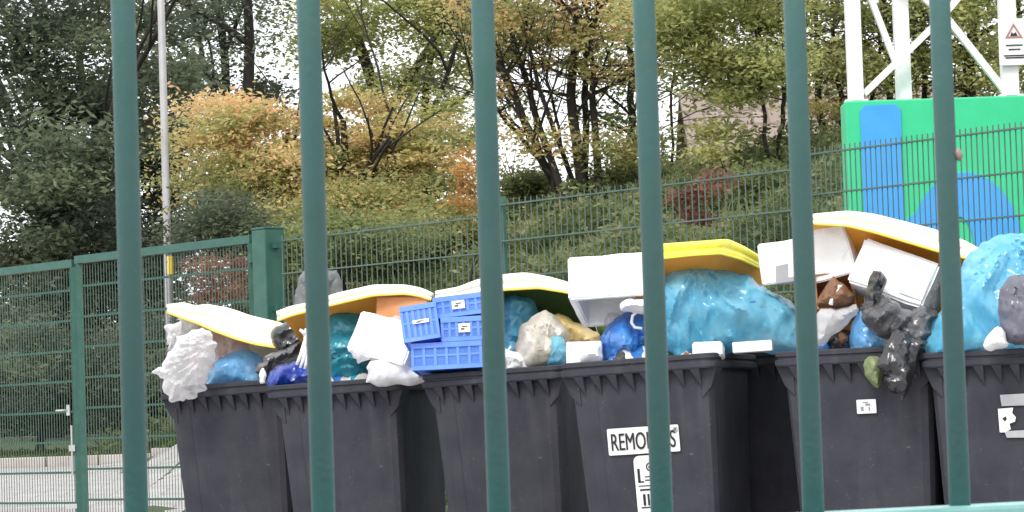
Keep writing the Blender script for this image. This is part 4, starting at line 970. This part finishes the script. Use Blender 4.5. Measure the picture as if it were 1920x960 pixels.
crate(at(772, 695, CY), at(905, 688, CY - .03), at(768, 645, CY + .01), .26, 'bottom blue crate of the tall stack')
crate(at(757, 643, CY - .02), at(826, 632, CY - .03), at(745, 577, CY + .01), .22, 'tilted blue crate at the near left of the crate group', tags=[(.05, .072, .07, .016)])
crate(at(828, 641, CY - .01), at(914, 636, CY - .01), at(826, 596, CY), .24, 'middle blue crate of the tall stack, with a square white label', tags=[(.075, .035, .05, .038)])
crate(at(815, 598, CY + .01), at(912, 586, CY), at(808, 559, CY + .02), .24, 'topmost blue crate of the tall stack, under the pale lid', tags=[(.08, .03, .055, .036)])

# ------------------------------------------------------------------ bin 3 right half
soft('teal_bag', M['teal_bag'], [(930, 690), (925, 600), (935, 560), (965, 552), (1000, 556), (1012, 590), (1000, 640), (985, 690)], 13.95, .10, 'teal bag beside the third railing bar, beneath a pale lid', fold=(.018, 12, 10, 3), facet=.07).data.materials[0] = M['cyan']
soft('cream_bag', M['cream_bag'], [(962, 700), (965, 650), (975, 612), (1000, 588), (1030, 582), (1058, 600), (1072, 640), (1062, 700)], 13.72, .14, 'cream coloured bag full of scraps between the crates and the small white box', fold=(.010, 14, 80, 3), crump=.008, grid=.009, jit=.005, facet=.07, gather=(1020, 588), gk=(26, .012))
soft('straw_paper', M['straw'], [(1040, 640), (1025, 592), (1050, 588), (1085, 605), (1125, 625), (1124, 652), (1090, 652), (1060, 650)], 13.78, .05, 'straw yellow paper trailing from the cream bag', 'paper', None, fold=(.015, 14, -30, 3), crump=.01)
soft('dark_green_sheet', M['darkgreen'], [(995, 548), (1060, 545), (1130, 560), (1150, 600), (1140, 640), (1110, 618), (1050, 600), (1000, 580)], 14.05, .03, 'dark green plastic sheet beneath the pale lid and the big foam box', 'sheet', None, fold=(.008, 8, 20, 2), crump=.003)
soft('turquoise_scrap', M['cyan'], [(1018, 690), (1020, 668), (1036, 630), (1060, 632), (1066, 660), (1060, 690)], 13.62, .03, 'small turquoise scrap behind the small white box', 'scrap', None)
soft('crumpled_paper', M['paper'], [(925, 700), (930, 650), (950, 655), (975, 662), (1010, 672), (1020, 700)], 13.68, .04, 'crumpled white paper on the rim beside the third railing bar', 'paper', None, crump=.014, jit=.006, grid=.01)

# ------------------------------------------------------------------ bin 4
foam_box('small_white_box', at(1062, 682, 12.72), at(1128, 680, 12.70), at(1062, 641, 12.73), .14, M['label'], 'small white box on the rim beside the blue knotted bag', cat='box', group=None, bevel=.003)
soft('box_paper', M['paper'], [(1086, 676), (1088, 648), (1105, 650), (1125, 643), (1130, 676), (1105, 680)], 12.69, .012, 'greyish crumpled paper lying on the front of the small white box', 'paper', None, crump=.012, grid=.008)
soft('knotted_blue_bag', M['blue'], [(1126, 690), (1124, 655), (1130, 625), (1148, 600), (1175, 585), (1210, 588), (1245, 610), (1275, 640), (1300, 690)], 12.80, .15, 'bright blue bag with a white tie on the bin that carries the name sticker', fold=(.008, 12, 60, 2), crump=.003, facet=.08, gather=(1195, 592), gk=(26, .014))
tie = MB(); tie.tube([at(x, y, 12.62) for x, y in [(1196, 584), (1186, 592), (1184, 605), (1190, 614), (1204, 616)]], .006, 8); t_ = tie.build('white_tie', M['white_paint'], None, False, True); adopt(t_, bpy.data.objects['knotted_blue_bag'])
foam_box('big_foam_box', at(1065, 561, 12.66), at(1224, 550, 12.60), at(1078, 481, 12.71), .34, M['foam'], 'big white foam box turned upside down beside the fourth railing bar', open_side=(1, -1), wall=.03)
soft('crumpled_paper', M['paper'], [(1158, 580), (1165, 568), (1190, 560), (1225, 562), (1225, 590), (1190, 588)], 12.62, .04, 'crumpled white paper wedged under the big upside down foam box', 'paper', None, crump=.014, grid=.009, jit=.006)
soft('white_pouch', M['white_bag'], [(1134, 612), (1136, 588), (1150, 584), (1170, 590), (1160, 615)], 12.9, .03, 'small white pouch peeping out behind the bright blue bag', 'pouch', None)
soft('cyan_sheet_bag', M['cyan'], [(1215, 560), (1243, 515), (1300, 488), (1345, 500), (1400, 512), (1432, 540), (1475, 560), (1500, 580), (1530, 620), (1530, 672), (1450, 662), (1350, 662), (1330, 680), (1260, 690), (1220, 640)], 12.72, .15,
     'big cyan bag heaped under the bright yellow lid', fold=(.012, 7, -35, 4), crump=.0015, grid=.010, dY=(0, .12), chaikin=1, facet=.15, gather=(1305, 492), gk=(24, .030))
soft('grey_card', M['grey_bag'], [(1330, 500), (1380, 486), (1432, 510), (1430, 550), (1380, 548), (1340, 530)], 12.98, .03, 'greyish card behind the top of the big cyan bag', 'card', None, crump=.003)
foam_box('white_carton', at(1298, 668, 12.46), at(1354, 666, 12.44), at(1300, 641, 12.47), .10, M['label'], 'small white carton on the rim under the big cyan bag', cat='carton', group=None, bevel=.006)
soft('paper_scrap', M['paper'], [(1284, 672), (1290, 664), (1304, 662), (1312, 670), (1300, 674)], 12.5, .012, 'tiny paper scrap on the rim beside the small white carton', 'paper', None, grid=.007)
foam_box('white_tray', at(1374, 662, 12.50), at(1448, 657, 12.48), at(1374, 642, 12.50), .14, M['label'], 'flat white tray holding grey scraps between two bins', open_side=(1, 1), wall=.006, cat='tray', group=None, bevel=.002)
soft('grey_scrap', M['charcoal'], [(1390, 652), (1396, 642), (1420, 638), (1440, 644), (1438, 652)], 12.56, .02, 'grey scrap lying in the flat white tray', 'scrap', None, grid=.008)

# ------------------------------------------------------------------ bin 5
foam_box('notched_foam_box', at(1428, 535, 12.62), at(1545, 520, 12.5), at(1440, 455, 12.60), .22, M['foam'], 'white foam box with a painted-on shaded notch beside the fifth railing bar')
nb = bpy.data.objects['notched_foam_box']
def card_patch(name, pts, box3, mat, parent, t=.002):
    O_ = box3[0]; n_ = frame3(*box3)[2]; P = []
    for x, y in pts:
        o_ = Vector((0, 0, EYE)); d_ = at(x, y, 5) - o_; P.append(o_ + d_ * ((O_ - n_ * .0015 - o_).dot(n_) / d_.dot(n_)))
    mb = MB(); mb.loft([[p for p in P], [p - n_ * t for p in P]]); return mb.build(name, mat, parent, True)
M['foam_shade'] = material('painted_recess_shade', (.34, .34, .36), .8, (.40, .40, .42), 10)  # white foam in shade: grey painted in for the inside of the notch
card_patch('notch', [(1455, 499), (1478, 494), (1478, 520), (1512, 516), (1512, 524), (1455, 531)], (at(1428, 535, 12.62), at(1545, 520, 12.5), at(1440, 455, 12.60)), M['foam_shade'], nb)  # flat patch on the face, no recess is cut
foam_box('foam_block', at(1518, 535, 12.48), at(1606, 510, 12.42), at(1518, 424, 12.46), .26, M['foam'], 'upright white foam block under the large pale lid')
foam_box('tilted_foam_box', at(1588, 527, 12.33), at(1728, 578, 12.25), at(1606, 438, 12.36), .20, M['foam'], 'tilted white foam box with a grey label, touching the sixth railing bar', bevel=.010)
tfb = bpy.data.objects['tilted_foam_box']
e1, e2, e3, w_, h_ = frame3(at(1588, 527, 12.33), at(1728, 578, 12.25), at(1606, 438, 12.36)); O = at(1588, 527, 12.33)
mb = MB(); mb.box(O + e1 * w_ * .82 + e2 * h_ * .50 - e3 * .002, (w_ * .30, h_ * .72, .003), Matrix((e1, e2, e3)).transposed()); mb.build('label', material('grey_label', (.55, .55, .58), .5, (.60, .60, .62), 8), tfb, True)
foam_box('brown_carton', at(1532, 580, 12.42), at(1606, 572, 12.40), at(1530, 514, 12.46), .18, M['card'], 'brown torn cardboard carton under the foam blocks', open_side=(2, -1), wall=.006, cat='carton', group=None, bevel=.002)
soft('torn_card', M['brown'], [(1530, 575), (1540, 545), (1560, 520), (1580, 530), (1604, 552), (1600, 570), (1570, 576)], 12.40, .04, 'torn brown card flaps inside the brown carton', 'card', None, fold=(.02, 14, -40, 2), crump=.015, grid=.009, chaikin=0)
soft('card_strip', M['paper'], [(1553, 568), (1572, 530), (1580, 534), (1562, 572)], 12.33, .008, 'pale strip sticking up in the brown carton', 'strip', None, grid=.007, chaikin=0)
soft('white_bag', M['white_bag'], [(1524, 650), (1528, 590), (1540, 576), (1575, 580), (1606, 570), (1610, 585), (1585, 612), (1560, 630), (1545, 650)], 12.36, .06, 'white creased bag under the brown carton beside the fifth railing bar', fold=(.015, 12, 60, 2), crump=.012)
soft('dark_scraps', M['black_bag'], [(1545, 665), (1548, 628), (1570, 616), (1596, 620), (1602, 665)], 12.42, .04, 'dark scraps between the white creased bag and the pale blue bag', 'scraps', None, crump=.02, grid=.009, jit=.008)
soft('orange_scrap', M['brown'], [(1566, 642), (1572, 622), (1590, 628), (1592, 640), (1578, 650)], 12.36, .02, 'small orange brown scrap among the dark scraps', 'scrap', None, grid=.007)
soft('blue_scrap', M['blue'], [(1526, 660), (1530, 638), (1550, 636), (1560, 660)], 12.38, .03, 'small blue scrap beside the fifth railing bar', 'scrap', None, grid=.008)
soft('pale_blue_bag', M['sky_bag'], [(1594, 675), (1594, 620), (1605, 590), (1630, 570), (1660, 600), (1665, 675)], 12.36, .10, 'pale blue bag half covered by the black bag', fold=(.012, 12, 70, 2), facet=.07)
soft('black_bag', M['black_bag'], [(1620, 598), (1630, 570), (1650, 556), (1680, 570), (1720, 582), (1752, 578), (1762, 590), (1752, 640), (1730, 662), (1700, 650), (1660, 640), (1632, 625)], 12.18, .05, 'slack black bag lying across the bin with the small square label', fold=(.030, 11, -38, 5), crump=.007, grid=.008, chaikin=0, jit=.014).data.materials[0] = M['charcoal']
soft('hanging_black_bag', M['black_bag'], [(1652, 640), (1690, 612), (1730, 628), (1735, 660), (1722, 690), (1706, 725), (1695, 745), (1680, 738), (1668, 735), (1660, 700), (1650, 670)], 12.08, .022, 'black bag hanging down over the front of the bin with the small square label', fold=(.024, 15, 8, 7), crump=.006, grid=.008, chaikin=0, jit=.012)
soft('black_tape', M['black_bag'], [(1622, 560), (1632, 508), (1658, 510), (1662, 530), (1650, 558), (1640, 585), (1622, 600), (1612, 575)], 12.24, .03, 'black scrap of film stuck up in front of the tilted foam box', 'film', None, fold=(.015, 20, 10, 2), crump=.015, grid=.009)
soft('black_tape', M['charcoal'], [(1738, 590), (1746, 545), (1760, 520), (1766, 545), (1758, 590)], 12.24, .02, 'dark film strip rising beside the sixth railing bar', 'film', None, grid=.009)
soft('green_leafy_wrapper', M['greennet'], [(1618, 680), (1630, 668), (1655, 668), (1658, 690), (1652, 728), (1642, 724), (1626, 712)], 12.16, .025, 'green and white leafy wrapper hanging beside the black bag', 'wrapper', None, fold=(.01, 25, 10, 3), crump=.01, grid=.008, chaikin=1)

# ------------------------------------------------------------------ bin 6
soft('cyan_bag', M['cyan'], [(1732, 680), (1734, 640), (1752, 600), (1775, 560), (1800, 500), (1830, 462), (1870, 440), (1910, 436), (1985, 450), (2020, 520), (2020, 700), (1900, 690), (1840, 690), (1790, 668), (1760, 672), (1745, 690)], 12.14, .17,
     'tall cyan bag leaning on the bin at the right edge', fold=(.012, 7, 65, 4), crump=.0015, grid=.010, dY=(0, .12), chaikin=1, facet=.15, gather=(1885, 442), gk=(24, .030))
soft('lilac_grey_bag', M['grey_bag'], [(1874, 600), (1872, 550), (1885, 522), (1910, 512), (1960, 512), (1975, 560), (1970, 650), (1890, 646), (1880, 630)], 11.92, .10, 'lilac grey bag in front of the tall cyan bag', fold=(.012, 10, 60, 4), crump=.004, grid=.010, facet=.09, gather=(1900, 515), gk=(26, .014))
soft('white_scrap_paper', M['paper'], [(1838, 655), (1848, 632), (1868, 612), (1882, 620), (1892, 650), (1870, 656)], 11.90, .03, 'torn white paper between the tall cyan bag and the lilac grey bag', 'paper', None, crump=.012, grid=.009, jit=.006)

# ------------------------------------------------------------------ stickers on the bins
def bin_face(b_, x, z, lift=.003):
    """local point on the sloping front of a bin"""
    y = .028 + (1.03 - z) * .09; return Vector((x, y - lift, z))
tiltx = math.atan(.09)
def plate(b_, name, x0, x1_, z0, z1, mat, lift=.003, th=.002, corner=.008, poly=None, parent=None):
    par = parent or b_
    if poly is None:
        c_ = corner; poly = []
        for (cx_, cz_, a0) in ((x1_ - c_, z1 - c_, 0), (x0 + c_, z1 - c_, 90), (x0 + c_, z0 + c_, 180), (x1_ - c_, z0 + c_, 270)):
            for k in range(4): a = R(a0 + 30 * k); poly.append((cx_ + c_ * math.cos(a), cz_ + c_ * math.sin(a)))
    mb = MB(); mb.loft([[bin_face(b_, x, z, lift) for x, z in poly], [bin_face(b_, x, z, lift - th) for x, z in poly]])
    o = mb.build(name, mat, None); o.matrix_world = b_.matrix_world.copy(); adopt2(o, par, b_); return o
def adopt2(o, par, b_):
    bpy.context.view_layer.update()
    o.parent = par; o.matrix_parent_inverse = par.matrix_world.inverted(); o.matrix_basis = b_.matrix_world.copy()
def text_on(b_, name, s, x, z, size, mat, par, sx=1, lift=.0065, bold=.0):
    cu = bpy.data.curves.new(name, 'FONT'); cu.body = s; cu.size = size; cu.extrude = .0006; cu.offset = bold
    tmp = bpy.data.objects.new('tmp', cu); me = bpy.data.meshes.new_from_object(tmp); bpy.data.objects.remove(tmp)
    me.transform(Matrix.Translation(bin_face(b_, x, z, lift)) @ Matrix.Rotation(R(90) + tiltx, 4, 'X') @ Matrix.Diagonal((sx, 1, 1, 1)))
    o = link_mesh(name, me, mat); adopt2(o, par, b_); return o
# name sticker on bin 4
b4 = bins[3]
w0, w1 = -.148, .140
pl_ = plate(b4, 'name_sticker', w0, w1, .698, .802, M['label'], lift=.008, corner=.006)
text_on(b4, 'lettering', 'REMONDIS', w0 + .010, .716, .096, M['ink'], pl_, sx=.555, lift=.0105, bold=0)
text_on(b4, 'lettering_edge', 'REMONDIS', w0 + .0118, .716, .096, M['ink'], pl_, sx=.555, lift=.0108, bold=0)
text_on(b4, 'registered_mark', '\u00ae', w1 - .022, .772, .028, M['ink'], pl_, sx=.9, lift=.0105)
tg = plate(b4, 'tag_sticker', -.052, .066, .42, .690, M['label'], lift=.007, corner=.022)
ib = []
def ink(x0, x1_, z0, z1, par=tg, b_=b4, lift=.0095, nm='print'): return plate(b_, nm, x0, x1_, z0, z1, M['ink'], lift=lift, th=.001, corner=min(x1_ - x0, z1 - z0) * .3, parent=par)
TX, TZ = -.016, -.015
mb = MB()
def ring(cx_, cz_, r0, r1):
    return [[bin_face(b4, cx_ + r * math.cos(2 * math.pi * k / 20), cz_ + r * math.sin(2 * math.pi * k / 20), l) for k in range(20)] for r, l in ((r0, .0078), (r0, .0092), (r1, .0092), (r1, .0078))]
mb.loft(ring(.030 + TX, .660 + TZ, .018, .013), False, False)
for (x0, x1_, z0, z1) in [(.022, .038, .655, .664), (-.024, -.014, .60, .655), (-.022, .0, .60, .606), (.004, .05, .606, .611), (.004, .05, .62, .624), (-.02, .06, .568, .575), (-.024, .07, .585, .589),
                          (-.02, .055, .50, .505), (-.01, .0, .51, .555), (.008, .016, .51, .555), (.026, .034, .515, .55), (-.02, .055, .48, .484), (-.02, .055, .465, .469)]:
    mb.loft([[bin_face(b4, x + TX, z + TZ, l) for x, z in ((x0, z0), (x1_, z0), (x1_, z1), (x0, z1))] for l in (.0078, .0092)])
o = mb.build('print', M['ink'], None); adopt2(o, tg, b4)
# small label bin 5
b5 = bins[4]
def bx_(bi, px): return (px - BINS[bi][0][0]) / (F / BINS[bi][1]) / math.cos(PSI) - BW / 2
def bz_(bi, px, py): y0 = BINS[bi][0][1] - (px - BINS[bi][0][0]) * (.05 if bi == 3 else .035); return BH - (py - y0) / (F / BINS[bi][1])
x0, x1_ = bx_(4, 1593), bx_(4, 1628); z1, z0 = bz_(4, 1610, 751), bz_(4, 1610, 777)
l5 = plate(b5, 'small_label', x0, x1_, z0, z1, M['label'], lift=.008, corner=.003)
mb = MB()
for (a, c_, e, g_) in [(.2, .35, .2, .5), (.45, .7, .55, .7), (.3, .6, .75, .82), (.6, .68, .2, .45)]:
    X0, X1, Z0, Z1 = x0 + (x1_ - x0) * a, x0 + (x1_ - x0) * c_, z0 + (z1 - z0) * e, z0 + (z1 - z0) * g_
    mb.loft([[bin_face(b5, x, z, l) for x, z in ((X0, Z0), (X1, Z0), (X1, Z1), (X0, Z1))] for l in (.0088, .0096)])
o = mb.build('print', material('grey_ink', (.25, .25, .27), .6), None); adopt2(o, l5, b5)
# torn label and tape bands bin 6
b6 = bins[5]
def pl6(pts, nm, mat, lift=.008, par=None): return plate(b6, nm, 0, 0, 0, 0, mat, lift=lift, poly=[(bx_(5, x), bz_(5, x, y)) for x, y in pts], parent=par)
greyband = material('grey_tape', (.34, .34, .35), .5, (.42, .42, .43), 12)
pl6([(1864, 763), (1862, 742), (1945, 738), (1945, 764), (1900, 762)], 'tape_band', greyband)
pl6([(1870, 822), (1866, 810), (1945, 806), (1945, 822)], 'tape_band', greyband)
tl_ = pl6([(1858, 812), (1857, 768), (1884, 766), (1882, 776), (1888, 784), (1886, 792), (1876, 796), (1878, 806), (1868, 812)], 'torn_label', M['label'], .009)
o = pl6([(1864, 786), (1870, 782), (1872, 787), (1868, 792)], 'print', M['ink'], .0105, tl_)

# ------------------------------------------------------------------ pale sack behind the fence
soft('cloth_cover', M['white_bag'], [(546, 640), (550, 565), (560, 522), (570, 510), (630, 506), (642, 530), (652, 640), (664, 1086), (548, 1086)], 17.2, .04, 'tall grey cloth cover standing by the wire fence beside the second railing bar', 'cover', None, fold=(.03, 14, 0, 9), crump=.003, grid=.012, chaikin=0).data.materials[0] = material('pale_grey_cloth', (.11, .12, .12), .8, (.19, .20, .20), 20)
ps = bpy.data.objects['cloth_cover']

# ------------------------------------------------------------------ front railing on its low wall
RY0, RSX, RSY = 1.90, .107, .058
def bar_at(px): 
    u = at(px, 480, 1).x; X0 = at(243, 480, RY0).x
    # X = X0 + s*RSX, Y = RY0 + s*RSY, X = uY
    s = (u * RY0 - X0) / (RSX - u * RSY); return Vector((X0 + s * RSX, RY0 + s * RSY, 0))
rail = empty('railing', Vector((0, 2.0, .70))); tag(rail, 'teal metal railing of round upright bars close in front of the bins', 'railing')
RZ = EYE - .0610
dirr = Vector((RSX, RSY, 0)).normalized()
for px in (-125, 243, 592, 920, 1224, 1507, 1781, 2040):
    p = bar_at(px) if px not in () else None
    mb = MB(); mb.tube([p + Vector((0, 0, RZ - .01)), p + Vector((0, 0, 1.55))], .0073 * (1.0), 28)
    mb.build('upright_bar', M['teal'], rail, True, smooth=True)
a, c_ = bar_at(-400), bar_at(2500)
mb = MB(); mb.bar(a + Vector((0, 0, RZ - .0175)), c_ + Vector((0, 0, RZ - .0175)), .045, .035)
pt = material('lit_teal_coat', (.16, .36, .34), .35, (.22, .44, .42), 20); mb.build('bottom_rail', pt, rail, True, bevel=.003)  # same teal as the bars; bright light on its top painted in as paler
mb = MB(); mb.bar(a + Vector((0, 0, 1.57)), c_ + Vector((0, 0, 1.57)), .045, .035); mb.build('top_rail', M['teal'], rail, True, bevel=.003)
mb = MB(); mb.bar(a + Vector((0, 0, .34)), c_ + Vector((0, 0, .34)), .16, .76)
tag(mb.build('low_wall', material('concrete', (.30, .30, .29), .9, (.38, .37, .36), 8, .3, 40), bevel=.01), 'low concrete wall carrying the teal railing', 'wall')
for s, k in ((0, 1), (1, 1)):
    pass
# snail on the sixth bar
p6 = bar_at(1781); v = at(1795, 290, p6.y)
sn = empty('snail', v); tag(sn, 'tiny pinkish brown snail clinging to the sixth railing bar', 'snail')
mb = MB()
for i in range(1): mb.tube([Vector((v.x - .0012, v.y - .002, v.z + .0045)), Vector((v.x, v.y - .003, v.z + .002)), Vector((v.x + .0008, v.y - .003, v.z - .002)), Vector((v.x + .0012, v.y - .002, v.z - .0045))], [.0006, .0026, .0028, .0008], 12)
mb.build('shell', material('snail_shell', (.24, .16, .14), .4, (.36, .26, .22), 300), sn, True, True)
mb = MB(); mb.tube([Vector((v.x - .0015, v.y - .001, v.z + .006)), Vector((v.x - .0012, v.y - .001, v.z)), Vector((v.x - .001, v.y - .001, v.z - .006))], [.0004, .0012, .0005], 8)
mb.build('foot', material('snail_skin', (.20, .15, .12), .4), sn, True, True)
